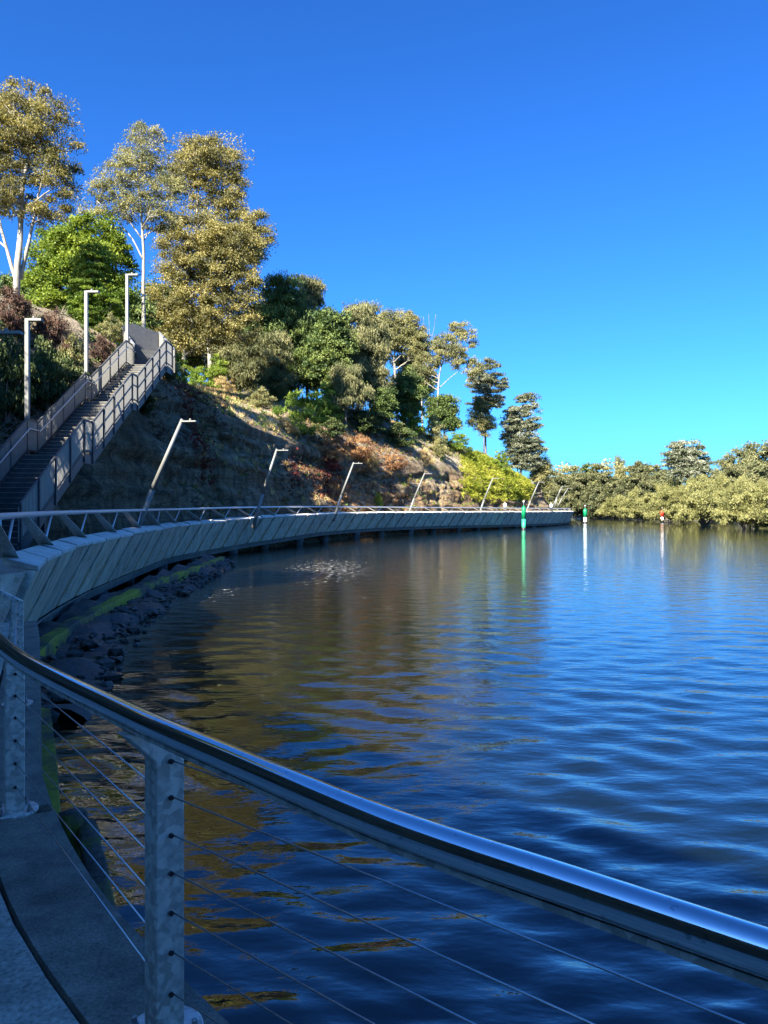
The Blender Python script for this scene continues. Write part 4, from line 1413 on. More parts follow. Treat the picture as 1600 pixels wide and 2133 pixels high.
# 3 tall gum behind
px_tree('gum_tree', 'tall round-topped gum behind the golden one, dark on its right side', 'tree', 440, 57,
        [(410, 345, 60, 55), (465, 340, 50, 50), (440, 400, 75, 45), (485, 430, 35, 50), (520, 500, 45, 65), (470, 510, 60, 60), (370, 380, 35, 40)], L_gold, B_pale,
        [([(440, 720), (425, 600), (410, 520), (412, 430), (420, 340)], 0.30, 0.05), ([(425, 600), (440, 480), (460, 400), (470, 330)], 0.18, 0.04), ([(425, 600), (480, 540), (520, 490)], 0.14, 0.04)],
        n_clump=170, n_leaf=110, rc=0.9, L=0.28, Wd=0.09, droop=0.6, limbs=14, seed=13, group=TREES)
# 4 golden bushy gum
px_tree('gum_tree', 'broad golden gum with low leafy crown right of the stair top', 'tree', 381, 46,
        [(400, 500, 70, 50), (480, 520, 65, 50), (370, 570, 55, 55), (430, 580, 80, 60), (500, 600, 50, 55), (350, 640, 40, 50), (400, 650, 70, 50), (470, 660, 65, 50), (355, 700, 45, 30), (440, 705, 55, 32), (395, 720, 50, 25), (500, 690, 40, 35)], L_gold, B_pale,
        [([(381, 770), (384, 700), (386, 620), (392, 560), (400, 500)], 0.24, 0.04), ([(384, 690), (350, 640), (340, 590)], 0.08, 0.03), ([(386, 660), (440, 610), (480, 540)], 0.12, 0.03), ([(384, 740), (430, 715), (470, 690), (520, 640)], 0.11, 0.03), ([(386, 700), (440, 640), (500, 570)], 0.1, 0.03)],
        n_clump=250, n_leaf=135, rc=0.72, L=0.20, Wd=0.085, droop=0.35, limbs=22, seed=14, group=TREES)
# 5 bright green broadleaf
px_tree('broadleaf_tree', 'bright lime green leafy tree left of the slim gum', 'tree', 150, 50,
        [(190, 500, 65, 42), (120, 520, 55, 45), (230, 545, 50, 50), (150, 570, 75, 55), (85, 590, 40, 50), (240, 620, 45, 60), (110, 640, 60, 40)], L_green, B_grey,
        [([(150, 720), (150, 620), (155, 550), (165, 490)], 0.22, 0.04), ([(150, 640), (200, 560), (220, 520)], 0.1, 0.03)],
        n_clump=190, n_leaf=120, rc=0.8, L=0.20, Wd=0.12, droop=0.2, limbs=12, seed=15, dmin=50, group=TREES)
# 6 feathery tree by the stairs
px_tree('feathery_tree', 'slender feathery bright green tree between two stair lamps', 'tree', 192, 41,
        [(195, 545, 32, 42), (185, 600, 45, 40), (205, 640, 48, 42), (170, 660, 42, 36), (200, 700, 55, 30)], L_feather, B_grey,
        [([(192, 790), (193, 680), (196, 600), (198, 520)], 0.10, 0.02)],
        n_clump=150, n_leaf=150, rc=0.52, L=0.17, Wd=0.045, droop=0.3, flat=0.4, limbs=12, seed=16, dmin=43, group=TREES)
# 7 dark casuarina pair
px_tree('casuarina_tree', 'dark dense she-oak in the gap right of the golden gum', 'tree', 585, 62,
        [(590, 620, 45, 50), (560, 690, 60, 60), (610, 700, 60, 65), (540, 760, 50, 55), (600, 780, 65, 50)], L_dark, B_grey,
        [([(585, 860), (587, 740), (590, 590)], 0.28, 0.04)],
        n_clump=210, n_leaf=120, rc=0.95, L=0.38, Wd=0.07, droop=1.2, limbs=12, seed=17, dmin=88, group=TREES)
px_tree('casuarina_tree', 'olive brown she-oak with narrow leaning top standing against the sky', 'tree', 640, 64,
        [(645, 605, 30, 32), (630, 650, 42, 40), (650, 690, 35, 45), (640, 750, 45, 45)], L_caz, B_grey,
        [([(640, 850), (640, 740), (645, 640), (650, 585)], 0.22, 0.03)],
        n_clump=110, n_leaf=120, rc=0.85, L=0.42, Wd=0.06, droop=1.3, limbs=10, seed=18, group=TREES)
# lower she-oak mass under the golden gum
px_tree('casuarina_tree', 'wide shaggy she-oak hanging over the slope below the golden gum', 'tree', 545, 54,
        [(500, 730, 50, 40), (560, 740, 45, 45), (520, 790, 45, 35), (575, 800, 35, 35)], L_caz, B_grey,
        [([(545, 860), (545, 780), (540, 720)], 0.18, 0.03)],
        n_clump=120, n_leaf=120, rc=0.75, L=0.34, Wd=0.055, droop=1.2, limbs=9, seed=19, dmin=82, group=TREES)
# 8 dark green tree behind
px_tree('broadleaf_tree', 'dark green round tree behind the she-oaks, middle of the hill', 'tree', 690, 80,
        [(690, 680, 35, 32), (700, 740, 40, 55), (670, 760, 35, 60), (715, 800, 35, 50)], L_dark, B_grey,
        [([(690, 880), (692, 760), (694, 680)], 0.25, 0.05)],
        n_clump=130, n_leaf=110, rc=1.0, L=0.30, Wd=0.17, droop=0.2, limbs=8, seed=20, group=TREES)
# 9 olive casuarina
px_tree('casuarina_tree', 'tall olive she-oak left of the umbrella gum', 'tree', 745, 78,
        [(755, 660, 35, 25), (740, 700, 42, 40), (770, 720, 40, 50), (735, 770, 45, 40), (775, 790, 30, 35)], L_caz, B_grey,
        [([(745, 880), (748, 760), (755, 650)], 0.24, 0.04)],
        n_clump=140, n_leaf=115, rc=1.0, L=0.45, Wd=0.075, droop=1.3, limbs=9, seed=21, group=TREES)
px_tree('casuarina_tree', 'small weeping she-oak with dark thin trunk on the open slope', 'tree', 721, 70,
        [(720, 790, 32, 30), (735, 825, 36, 28), (705, 835, 26, 25)], L_caz, B_grey,
        [([(721, 915), (721, 860), (722, 780)], 0.16, 0.03)],
        n_clump=75, n_leaf=110, rc=0.75, L=0.40, Wd=0.06, droop=1.4, limbs=7, seed=22, group=TREES)
# 10 umbrella gum
px_tree('gum_tree', 'umbrella-shaped gum with pale forked trunk on the middle of the slope', 'tree', 826, 82,
        [(830, 672, 45, 22), (800, 690, 35, 28), (860, 700, 25, 35), (835, 710, 48, 26), (795, 730, 25, 25), (865, 735, 22, 18)], L_olive, B_pale,
        [([(828, 880), (826, 820), (821, 770), (819, 740)], 0.26, 0.16), ([(819, 745), (805, 715), (798, 690)], 0.14, 0.04), ([(819, 745), (830, 710), (840, 680)], 0.14, 0.04), ([(820, 755), (845, 730), (862, 705)], 0.12, 0.04), ([(824, 830), (800, 800), (782, 790), (776, 750)], 0.12, 0.03)],
        n_clump=130, n_leaf=110, rc=0.85, L=0.30, Wd=0.10, droop=0.5, limbs=14, seed=23, group=TREES, twig_r=0.03)
# 11 weeping gum
px_tree('gum_tree', 'open weeping gum with drooping clumps and leaning pale stem', 'tree', 908, 96,
        [(955, 695, 24, 24), (980, 710, 15, 20), (925, 725, 30, 24), (950, 745, 25, 24), (905, 760, 20, 20), (985, 765, 18, 20), (880, 770, 20, 35), (870, 720, 20, 28)], L_olive, B_pale,
        [([(908, 870), (913, 820), (918, 770), (935, 720), (955, 680)], 0.22, 0.05), ([(913, 810), (940, 785), (975, 760)], 0.08, 0.03), ([(916, 790), (895, 760), (878, 740)], 0.09, 0.03)],
        n_clump=90, n_leaf=100, rc=0.85, L=0.36, Wd=0.11, droop=1.3, limbs=12, seed=24, group=TREES, twig_r=0.03)
px_tree('gum_tree', 'thin dark-leaved gum just left of the weeping gum', 'tree', 880, 92,
        [(880, 730, 22, 30), (872, 780, 24, 30), (890, 800, 20, 25)], L_dark, B_pale,
        [([(880, 870), (879, 800), (883, 710)], 0.14, 0.03), ([(865, 870), (858, 800), (862, 750)], 0.10, 0.03)],
        n_clump=45, n_leaf=90, rc=0.85, L=0.34, Wd=0.11, droop=0.9, limbs=8, seed=25, group=TREES)
# dead branches
def dead_tree():
    d = 113
    bx = (893 - 800) / F * d
    gz = ground(bx, d)
    root = empty('dead_tree', (bx, d, gz))
    g = np.random.default_rng(9)
    mb = MB()
    L = lambda x, y: [(x - 893) / F * d, 0.0, at(x, y, d).z - gz]
    for pts in ([(893, 860), (893, 760), (895, 700), (893, 655)], [(894, 730), (885, 690), (882, 660)], [(895, 720), (904, 685), (908, 655)], [(893, 745), (880, 715), (876, 695)]):
        P = [L(*p) for p in pts]
        P[0][2] = -0.3 if pts[0][1] == 860 else P[0][2]
        mb.tube(spline(P, 0.6)[0].tolist(), 0.035, 5)
    mb.build('trunk', B_grey, root, True)
    tag(root, 'bare dead stem with thin twigs against the sky', 'tree', TREES)
dead_tree()
# 13 dark round
px_tree('broadleaf_tree', 'dark rounded bushy tree under the weeping gum', 'tree', 925, 100,
        [(922, 848, 34, 22), (915, 870, 26, 28), (938, 880, 20, 30)], L_dark, B_grey, [([(925, 920), (925, 880), (925, 850)], 0.2, 0.05)],
        n_clump=75, n_leaf=110, rc=0.95, L=0.28, Wd=0.15, droop=0.1, limbs=6, seed=26, group=TREES)
# 14-16 banksias at the end
px_tree('banksia_tree', 'grey-green tufted tree with dark underside standing tall near the end of the hill', 'tree', 1012, 110,
        [(1015, 770, 28, 22), (1000, 800, 30, 26), (1030, 800, 28, 22), (1000, 840, 28, 24), (1030, 840, 28, 22)], L_silver, B_grey,
        [([(1012, 940), (1012, 860), (1014, 770)], 0.24, 0.05), ([(1012, 880), (1035, 830), (1045, 800)], 0.1, 0.03)],
        n_clump=95, n_leaf=95, rc=0.85, L=0.36, Wd=0.11, droop=-0.2, flat=0.45, limbs=12, seed=27, group=TREES, twig_r=0.03)
px_tree('small_tree', 'small olive feathery tree in front of the tall grey-green one', 'tree', 1008, 106,
        [(1005, 845, 20, 18), (1000, 875, 24, 22), (1015, 890, 18, 20)], L_olive, B_grey, [([(1008, 960), (1008, 900), (1005, 840)], 0.14, 0.03)],
        n_clump=50, n_leaf=110, rc=0.8, L=0.26, Wd=0.08, droop=0.4, limbs=7, seed=28, group=TREES)
px_tree('banksia_tree', 'big silvery tree closing the right end of the hill', 'tree', 1085, 116,
        [(1095, 840, 28, 22), (1075, 870, 30, 30), (1105, 880, 24, 30), (1085, 920, 40, 28), (1110, 940, 26, 24), (1065, 900, 22, 30)], L_silver, B_grey,
        [([(1085, 1000), (1085, 930), (1090, 850)], 0.26, 0.05)],
        n_clump=140, n_leaf=100, rc=0.9, L=0.36, Wd=0.12, droop=-0.2, flat=0.45, limbs=14, seed=29, group=TREES, twig_r=0.03)
px_tree('banksia_tree', 'lower grey-green bushy tree in front of the big silvery tree', 'tree', 1078, 112,
        [(1085, 935, 32, 20), (1075, 960, 30, 18), (1105, 965, 25, 18)], L_silver, B_grey, [([(1078, 1000), (1078, 950)], 0.15, 0.05)],
        n_clump=70, n_leaf=100, rc=0.85, L=0.34, Wd=0.12, droop=0.0, flat=0.5, limbs=7, seed=30, group=TREES)
px_tree('small_tree', 'dark green bushy tree where the hill drops to the water', 'tree', 1128, 122,
        [(1128, 975, 18, 22), (1120, 1000, 18, 18), (1138, 1005, 12, 18)], L_olive, B_grey, [([(1128, 1040), (1128, 980)], 0.12, 0.04)],
        n_clump=50, n_leaf=90, rc=0.9, L=0.30, Wd=0.12, droop=0.2, limbs=5, seed=31, group=TREES)

# ---- back rows that close the hill behind the named trees (same mesh data, each its own tree)
def back_tree(seed, mat, bk, h, w, droop, L, Wd, n=90, nl=100):
    bl = [(0, 0, h * 0.80, w * 0.55, w * 0.5, h * 0.16), (-w * 0.4, 0, h * 0.62, w * 0.5, w * 0.5, h * 0.16), (w * 0.42, 0.3, h * 0.60, w * 0.5, w * 0.5, h * 0.17), (0, 0, h * 0.42, w * 0.75, w * 0.6, h * 0.16)]
    return plant('hill_tree', (0, 0, 0), mat, bk, bl, n, nl, 0.95, L, Wd, droop, 0.65, [([(0, 0, -0.4), (0.1, 0, h * 0.4), (0, 0.1, h * 0.8)], 0.22, 0.05)], 9, seed)
BT = [back_tree(50, L_dark, B_grey, 9, 3.2, 0.3, 0.32, 0.16), back_tree(51, L_olive, B_pale, 10, 3.0, 0.7, 0.30, 0.10), back_tree(52, L_caz, B_grey, 11, 2.8, 1.2, 0.42, 0.075), back_tree(53, L_green, B_grey, 7, 3.0, 0.2, 0.26, 0.15)]
BACK = [(30, 560, 0, 58, 'dark tree filling the gap behind the tallest gum'), (120, 620, 0, 60, 'dark tree behind the lime green tree'), (270, 600, 0, 62, 'dark tree behind the slim gum trunk'), (350, 580, 0, 66, 'dark tree behind the left side of the golden gum'),
        (520, 640, 0, 70, 'dark tree behind the right side of the golden gum'), (600, 720, 2, 74, 'she-oak deep behind the dark dense she-oak'), (660, 720, 0, 88, 'dark tree beyond the leaning she-oak top'), (735, 740, 0, 92, 'dark tree beyond the tall olive she-oak'),
        (790, 770, 2, 92, 'she-oak behind the umbrella gum, left side'), (850, 770, 0, 96, 'dark tree behind the umbrella gum trunk'), (800, 800, 0, 88, 'low dark tree behind the umbrella gum foot'), (-40, 600, 1, 52, 'gum at the picture edge behind the tallest gum'),
        (705, 705, 1, 97, 'olive tree in the ridge canopy left of the tall olive she-oak'), (772, 700, 2, 103, 'she-oak in the ridge canopy behind the tall olive one'), (852, 722, 1, 113, 'olive tree in the ridge canopy right of the umbrella gum'),
        (400, 650, 0, 88, 'dark tree low behind the golden gum trunk'), (455, 660, 2, 86, 'she-oak low behind the golden gum, right of its trunk'), (335, 655, 0, 84, 'dark tree behind the stair top'),
        (220, 560, 0, 66, 'dark tree behind the lime green crown right side'), (470, 690, 0, 60, 'dark low tree behind the golden gum foot'), (560, 740, 0, 66, 'dark tree under the dark dense she-oak')]
used = set()
for i, (px, py, k, d, lab) in enumerate(BACK):
    if 340 < px < 700: d = max(d, 84 + (i % 3) * 3)
    x = (px - 800) / F * d
    z = ground(x, d)
    hh = (at(px, py, d).z - z)
    base_h = [9, 10, 11, 7][k]
    sc = max(0.4, min(2.2, hh / base_h))
    o = BT[k] if k not in used else copy_tree(BT[k])
    used.add(k)
    o.location = (x, d, z - 0.2); o.rotation_euler = (0, 0, i * 1.3); o.scale = (sc, sc, sc)
    tag(o, lab, 'tree', TREES)
for k, o in enumerate(BT):
    if k not in used:
        x = (560 - 800) / F * 86
        o.location = (x, 86, ground(x, 86)); o.scale = (0.7, 0.7, 0.7)
        tag(o, 'bright green tree low behind the she-oaks', 'tree', TREES)

for x_, y_, k_, sc_, lab_ in ((-17.8, 18.0, 0, 0.85, 'unseen dark tree added to shade the stairs, lower one'), (-20.5, 21.0, 1, 0.85, 'unseen olive tree added to shade the stairs, beside them'),
                              (-16.0, 13.5, 0, 0.75, 'unseen dark tree added to shade the stairs, nearest the promenade')):
    o = copy_tree(BT[k_])  # out-of-view trees added to throw shade on the stairs
    o.location = (x_, y_, ground(x_, y_) - 0.2); o.rotation_euler = (0, 0, x_); o.scale = (sc_ * 1.25, sc_ * 1.25, sc_)
    tag(o, lab_, 'tree', TREES)

# ---- shrubs
SHR = {}
def shrub_proto(key, mat, rc, L, Wd, droop, n, nl, flat=0.7, bk=None, updir=0.0, spread=1.0):
    g = np.random.default_rng(hash(key) % 1000 + 1 if False else sum(map(ord, key)))
    bl = [(0, 0, 0.55, 0.75, 0.7, 0.45), (-0.45, 0.1, 0.4, 0.55, 0.5, 0.35), (0.5, -0.1, 0.38, 0.5, 0.5, 0.35), (0.1, 0, 0.85, 0.45, 0.45, 0.28), (0, 0, 0.14, 0.8, 0.75, 0.16), (-0.3, -0.3, 0.2, 0.5, 0.4, 0.2)]
    root = empty('shrub', (0, 0, -50))
    C = clump_centres(bl, n, g, 0.12, 0.4)
    V, Q, T = leaf_quads(C, nl, rc, flat, L, Wd, droop, g, 0.55, g.random(len(C)) * 0.8 + 0.1, spread, updir)
    mb = MB()
    for k in range(7):
        c = C[g.integers(0, len(C))]
        mb.tube(bez(np.array([0, 0, -0.15]), np.array([c[0] * 0.3, c[1] * 0.3, c[2] * 0.6]), c, 5).tolist(), [0.03, 0.025, 0.02, 0.015, 0.01], 5, False)
    mb.build('stems', bk or B_grey, root)
    obj('foliage', mesh_data('foliage', V, Q, mat, False, attrs={'tone': T}), root)
    SHR[key] = [root, False]
shrub_proto('green', L_green, 0.20, 0.085, 0.05, 0.2, 70, 70)
shrub_proto('feather', L_feather, 0.22, 0.10, 0.03, 0.1, 70, 80, 0.5)
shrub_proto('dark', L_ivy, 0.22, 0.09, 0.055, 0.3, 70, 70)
shrub_proto('olive', L_olive, 0.22, 0.10, 0.035, 0.2, 70, 70)
shrub_proto('straw', L_straw, 0.20, 0.22, 0.018, -0.8, 45, 60, 0.8, None, 0.5)
shrub_proto('rust', L_rust, 0.22, 0.14, 0.03, -0.3, 60, 60, 0.7, None, 0.3)
shrub_proto('red', L_red, 0.22, 0.09, 0.05, 0.2, 55, 60)
shrub_proto('brown', L_brown, 0.24, 0.16, 0.03, 0.3, 60, 60)
shrub_proto('bramble', L_twig, 0.26, 0.50, 0.012, 0.5, 60, 26, 0.8)
def shrub(key, px, d, w_px, h_px, label, dz=0.0, group=None, cat='shrub', py=None):
    x = (px - 800) / F * d
    ent = SHR[key]
    o = ent[0] if not ent[1] else copy_tree(ent[0])
    ent[1] = True
    z = ground(x, d) if py is None else at(px, py, d).z
    k = d / F
    o.location = (x, d, z + dz)
    sx = w_px * k / 2.0
    o.scale = (sx, sx, h_px * k / 1.15)
    o.rotation_euler = (0, 0, (px * 0.37) % 6.28)
    return tag(o, label, cat, group)
SG = 'shrubs on the slope'
for a in [('feather', 628, 915, 125, 120, 'big bright feathery green shrub in the middle of the slope'),
          ('green', 455, 795, 80, 75, 'leafy green shrub right of the stair top'),
          ('feather', 405, 800, 60, 50, 'yellow-green shrub at the foot of the golden gum'),
          ('green', 690, 880, 90, 80, 'green shrub right of the big feathery shrub'),
          ('dark', 565, 835, 90, 70, 'dark shrub under the shaggy she-oak'),
          ('green', 800, 875, 75, 60, 'green shrub left of the umbrella gum foot'),
          ('green', 860, 905, 85, 75, 'dense green shrub right of the umbrella gum foot'),
          ('olive', 905, 925, 60, 60, 'olive shrub under the dark rounded tree'),
          ('feather', 955, 945, 70, 50, 'bright green shrub on the crest below the dark rounded tree'),
          ('green', 1045, 985, 50, 45, 'green shrub left of the silvery tree'),
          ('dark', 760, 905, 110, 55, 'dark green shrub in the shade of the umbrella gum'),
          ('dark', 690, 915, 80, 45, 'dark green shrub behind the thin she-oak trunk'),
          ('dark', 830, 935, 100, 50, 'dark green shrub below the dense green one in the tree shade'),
          ('olive', 545, 850, 60, 45, 'olive shrub left of the feathery one'),
          ('rust', 690, 965, 90, 60, 'rust-orange dry shrub on the cliff edge above the third lamp'),
          ('rust', 745, 965, 85, 62, 'orange dry shrub right of the third lamp top'),
          ('red', 690, 985, 46, 40, 'small red shrub on the cliff edge beside the orange one'),
          ('straw', 775, 985, 50, 40, 'straw yellow tuft on the cliff edge between the third and fourth lamps'),
          ('straw', 888, 975, 42, 42, 'pale straw grass tuft above the fourth lamp'),
          ('straw', 600, 905, 60, 36, 'pale straw grass tuft below the feathery shrub'),
          ('straw', 540, 840, 70, 36, 'pale dry grass on the sunny bank left of the feathery shrub'),
          ('straw', 465, 815, 60, 34, 'pale dry grass on the bank below the golden gum'),
          ('rust', 815, 985, 70, 40, 'brownish dry shrub above the dark rock by the fourth lamp'),
          ('olive', 915, 955, 60, 40, 'low olive shrub on the crest left of the hanging plants'),
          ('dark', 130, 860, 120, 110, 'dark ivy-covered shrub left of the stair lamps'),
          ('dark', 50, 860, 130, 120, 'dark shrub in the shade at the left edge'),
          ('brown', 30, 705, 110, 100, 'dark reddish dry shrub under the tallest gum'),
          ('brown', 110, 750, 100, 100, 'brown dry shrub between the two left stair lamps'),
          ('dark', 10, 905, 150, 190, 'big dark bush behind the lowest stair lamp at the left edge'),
          ('dark', 95, 870, 110, 150, 'tall dark bush behind the first landing of the stairs'),
          ('olive', 150, 820, 80, 110, 'olive bush hugging the left rail between the two landings'),
          ('green', 372, 768, 60, 60, 'leafy green shrub in front of the golden gum trunks, left side'),
          ('feather', 425, 772, 60, 55, 'light green shrub in front of the golden gum trunks, right side'),
          ('olive', 345, 720, 70, 90, 'tall olive bush between the stair top and the golden gum'),
          ('bramble', 15, 840, 100, 105, 'pale tangle of dry bramble at the left edge'),
          ('bramble', 120, 740, 80, 90, 'grey dry twiggy bush left of the second stair lamp'),
          ('dark', 150, 790, 80, 70, 'dark green shrub beside the second stair lamp foot'),
          ('olive', 232, 730, 60, 60, 'olive shrub behind the left stair rail near the top'),
          ('brown', 215, 760, 60, 60, 'brown shrub left of the upper balustrade'),
          ('green', 350, 745, 60, 50, 'green shrub behind the top landing guard'),
          ('dark', 345, 850, 60, 60, 'dark shrub on the rock below the top landing'),
          ('dark', 300, 890, 60, 60, 'dark shrub under the corner of the top landing')]:
    key, px_, py_, w_, h_, lab_ = a
    shrub(key, px_, locate(px_, py_, 22), w_, h_, lab_, group=SG)
shrub('green', 789, 76, 24, 34, 'small pale green sapling at the foot of the rock behind the boardwalk', group=SG)

# ---- scattered ground cover on the hillside, one object per kind
def scatter(name, mat, label, n, region, L, Wd, droop=0.2, per=14, rad=0.2, seed=1, updir=0.0, spread=1.0, cover=0.0):
    """n clumps of leaves on the hillside inside region(px, py, d, normal_z, z) -> chance"""
    g = np.random.default_rng(seed)
    me = hill.data
    nv = len(me.vertices)
    co = np.empty(nv * 3); me.vertices.foreach_get('co', co); co = co.reshape(-1, 3)
    nl = np.empty(len(me.polygons) * 3); me.polygons.foreach_get('normal', nl); nl = nl.reshape(-1, 3)
    ar = np.empty(len(me.polygons)); me.polygons.foreach_get('area', ar)
    vi = np.empty(len(me.polygons) * 4, dtype=np.int32); me.polygons.foreach_get('vertices', vi); vi = vi.reshape(-1, 4)
    cen = co[vi].mean(1)
    nz = np.abs(nl[:, 2])
    px = 800 + F * cen[:, 0] / np.maximum(cen[:, 1], 0.1)
    py = YH - F * (cen[:, 2] - EYE) / np.maximum(cen[:, 1], 0.1)
    ch = region(px, py, cen[:, 1], nz, cen[:, 2]) * ar * (cen[:, 1] > 9)
    inst = (np.abs(cen[:, 0] - ST_X(cen[:, 1])) < 1.25) & (cen[:, 1] > 18) & (cen[:, 1] < 41)
    ch = np.where(inst | (cen[:, 2] < 1.9), 0, ch)
    ch = ch / ch.sum()
    f = g.choice(len(ch), n, p=ch)
    w = g.dirichlet((1, 1, 1, 1), n)
    C = (co[vi[f]] * w[:, :, None]).sum(1)
    tone = np.clip(0.5 + 0.5 * fbm(C[:, 0] * 0.5, C[:, 1] * 0.5, C[:, 2] * 0.5, 2) + g.normal(0, 0.12, n), 0, 1)
    V, Q, T = leaf_quads(C, per, rad * g.uniform(0.6, 1.4, n), 0.8, L, Wd, droop, g, 0.6, tone, spread, updir)
    o = obj(name, mesh_data(name, V, Q, mat, False, attrs={'tone': T}))
    tag(o, label, None, None, 'stuff')
def band(v, a, b, soft):
    return np.clip((v - a) / soft, 0, 1) * np.clip((b - v) / soft, 0, 1)
nzf = lambda nz, a, b: np.clip((nz - a) / (b - a), 0, 1)
scatter('dry_grass', L_straw, 'dry straw grass on the sunny slope and cliff edge', 3200,
        lambda px, py, d, nz, z: nzf(nz, 0.45, 0.75) * (band(px, 380, 960, 30) * (py > 760) * (d < 105) * 1.0 + 0.1 * (d < 125)), 0.55, 0.06, -0.6, 16, 0.30, 3, 0.8)
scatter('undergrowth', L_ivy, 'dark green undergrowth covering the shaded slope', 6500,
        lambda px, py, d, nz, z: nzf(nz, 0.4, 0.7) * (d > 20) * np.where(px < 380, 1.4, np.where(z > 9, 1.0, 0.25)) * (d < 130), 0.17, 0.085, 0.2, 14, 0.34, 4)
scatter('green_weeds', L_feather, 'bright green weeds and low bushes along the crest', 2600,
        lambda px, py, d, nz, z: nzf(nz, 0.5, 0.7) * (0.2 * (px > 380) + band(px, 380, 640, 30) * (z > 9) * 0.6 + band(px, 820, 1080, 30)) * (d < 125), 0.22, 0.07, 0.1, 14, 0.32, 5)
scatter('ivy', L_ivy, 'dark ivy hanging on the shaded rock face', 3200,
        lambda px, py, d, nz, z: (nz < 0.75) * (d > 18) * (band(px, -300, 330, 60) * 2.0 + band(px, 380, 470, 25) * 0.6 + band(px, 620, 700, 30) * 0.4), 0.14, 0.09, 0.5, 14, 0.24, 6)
scatter('red_creeper', L_red, 'dark red creeper streaking down the rock behind the lamp posts', 720,
        lambda px, py, d, nz, z: (nz < 0.9) * (np.exp(-((px - (385 + (py - 800) * 0.22)) / 14) ** 2) * band(py, 800, 1020, 20) + np.exp(-((px - 620) / 14) ** 2) * band(py, 930, 1030, 15) * 0.7 + np.exp(-((px - 688) / 22) ** 2) * band(py, 930, 1040, 15)), 0.20, 0.12, 0.5, 14, 0.26, 7)
scatter('brown_weeds', L_brown, 'brown dead weeds draped over the rock below the stair top', 1500,
        lambda px, py, d, nz, z: (d > 30) * (d < 95) * (band(px, 285, 480, 30) * band(py, 780, 930, 30) + 0.5 * band(px, 560, 860, 40) * band(py, 930, 1040, 20)), 0.34, 0.05, 0.3, 14, 0.30, 17, 0.2)
scatter('rust_weeds', L_rust, 'rust brown dry weeds on the cliff edge', 1500,
        lambda px, py, d, nz, z: (band(px, 620, 860, 25) * (d < 90) + 0.2 * band(px, 330, 460, 20)) * band(nz, 0.3, 0.95, 0.1), 0.32, 0.06, -0.2, 14, 0.26, 8, 0.4)
scatter('strap_leaf_plants', L_lime, 'yellow-green strap-leaved plants hanging over the end of the cliff', 1500,
        lambda px, py, d, nz, z: band(px, 955, 1112, 18) * (d > 88) * (d < 121) * (py > 945) * (py < 1045) * np.where(z > 3.8, 1.0, 0.2), 0.95, 0.10, 0.6, 18, 0.55, 9, 0.5)

# ---- retaining wall at the end of the cliff
def end_wall():
    mb = MB()
    a0, a1 = at(1108, 1062, 114.5), at(1143, 1062, 119)
    b0, b1 = at(1112, 1003, 115.5), at(1124, 1008, 119.5)
    for v in (a0, a1): v.z = 0.8
    back = Vector((-1.5, 2.5, 0))
    mb.hexa([a0, a1, a1 + back, a0 + back, b0, b1, b1 + back, b0 + back])
    o = mb.build('retaining_wall', M_beam, None, bevel=0.05)
    tag(o, 'grey sloping concrete retaining wall ending the cliff', 'wall')
end_wall()

# ---- mangroves on the right bank
def mang_proto(seed):
    g = np.random.default_rng(seed)
    bl = []
    for k in range(9):
        an = g.random() * 6.28; rr = g.uniform(0, 0.72)
        bl.append((rr * math.cos(an), rr * math.sin(an), g.uniform(0.30, 0.66) * (1.1 - 0.4 * rr), 0.42, 0.42, 0.30))
    bl.append((0, 0, 0.62, 0.6, 0.6, 0.36))
    bl.append((0, 0, 0.24, 0.95, 0.95, 0.23))
    root = empty('mangrove', (0, 0, 0))
    C = clump_centres(bl, 190, g, 0.09, 0.25)
    V, Q, T = leaf_quads(C, 150, 0.165 * g.uniform(0.7, 1.3, len(C)), 0.8, 0.048, 0.026, 0.0, g, 0.4, g.random(len(C)) * 0.7 + 0.15)
    mb = MB()
    for k in range(8):
        c = C[g.integers(0, len(C))]
        mb.tube(bez(np.array([g.normal(0, 0.12), g.normal(0, 0.12), -0.1]), np.array([c[0] * 0.5, c[1] * 0.5, c[2] * 0.4]), c, 5).tolist(), [0.03, 0.026, 0.02, 0.014, 0.01], 5, False)
    mb.build('trunk', B_grey, root)
    obj('crown', mesh_data('crown', V, Q, L_mang, False, attrs={'tone': T}), root)
    return root
MG = [mang_proto(70 + i) for i in range(4)]
mg = 'mangroves along the right bank'
mu = set()
# (px of centre, waterline row, half width px, top row, label)
MANG = [(1560, 1103, 78, 1008, 'big dark-footed mangrove nearest, at the right picture edge'), (1640, 1106, 80, 1000, 'mangrove cut by the right picture edge'), (1470, 1095, 70, 1004, 'broad olive mangrove left of the nearest one'),
        (1400, 1089, 60, 1018, 'mangrove just right of the red marker'), (1340, 1085, 55, 1022, 'mangrove just left of the red marker'), (1290, 1082, 48, 1034, 'low mangrove between the green and white marker and the red one'),
        (1248, 1079, 36, 1042, 'smallest mangrove, behind the green and white marker')]
for i, (px, yb, hw, yt, lab) in enumerate(MANG):
    d = EYE * F / (yb - YH)
    d = d + 0.8 * hw / F * d
    k = i % 4
    o = MG[k] if k not in mu else copy_tree(MG[k]); mu.add(k)
    p = at(px, 0, d)
    o.location = (p.x, d, 0.0); o.rotation_euler = (0, 0, i * 1.7)
    H = at(px, yt, d).z
    o.scale = (hw / F * d, hw / F * d, H)
    tag(o, lab, 'mangrove', mg)
g = np.random.default_rng(5)
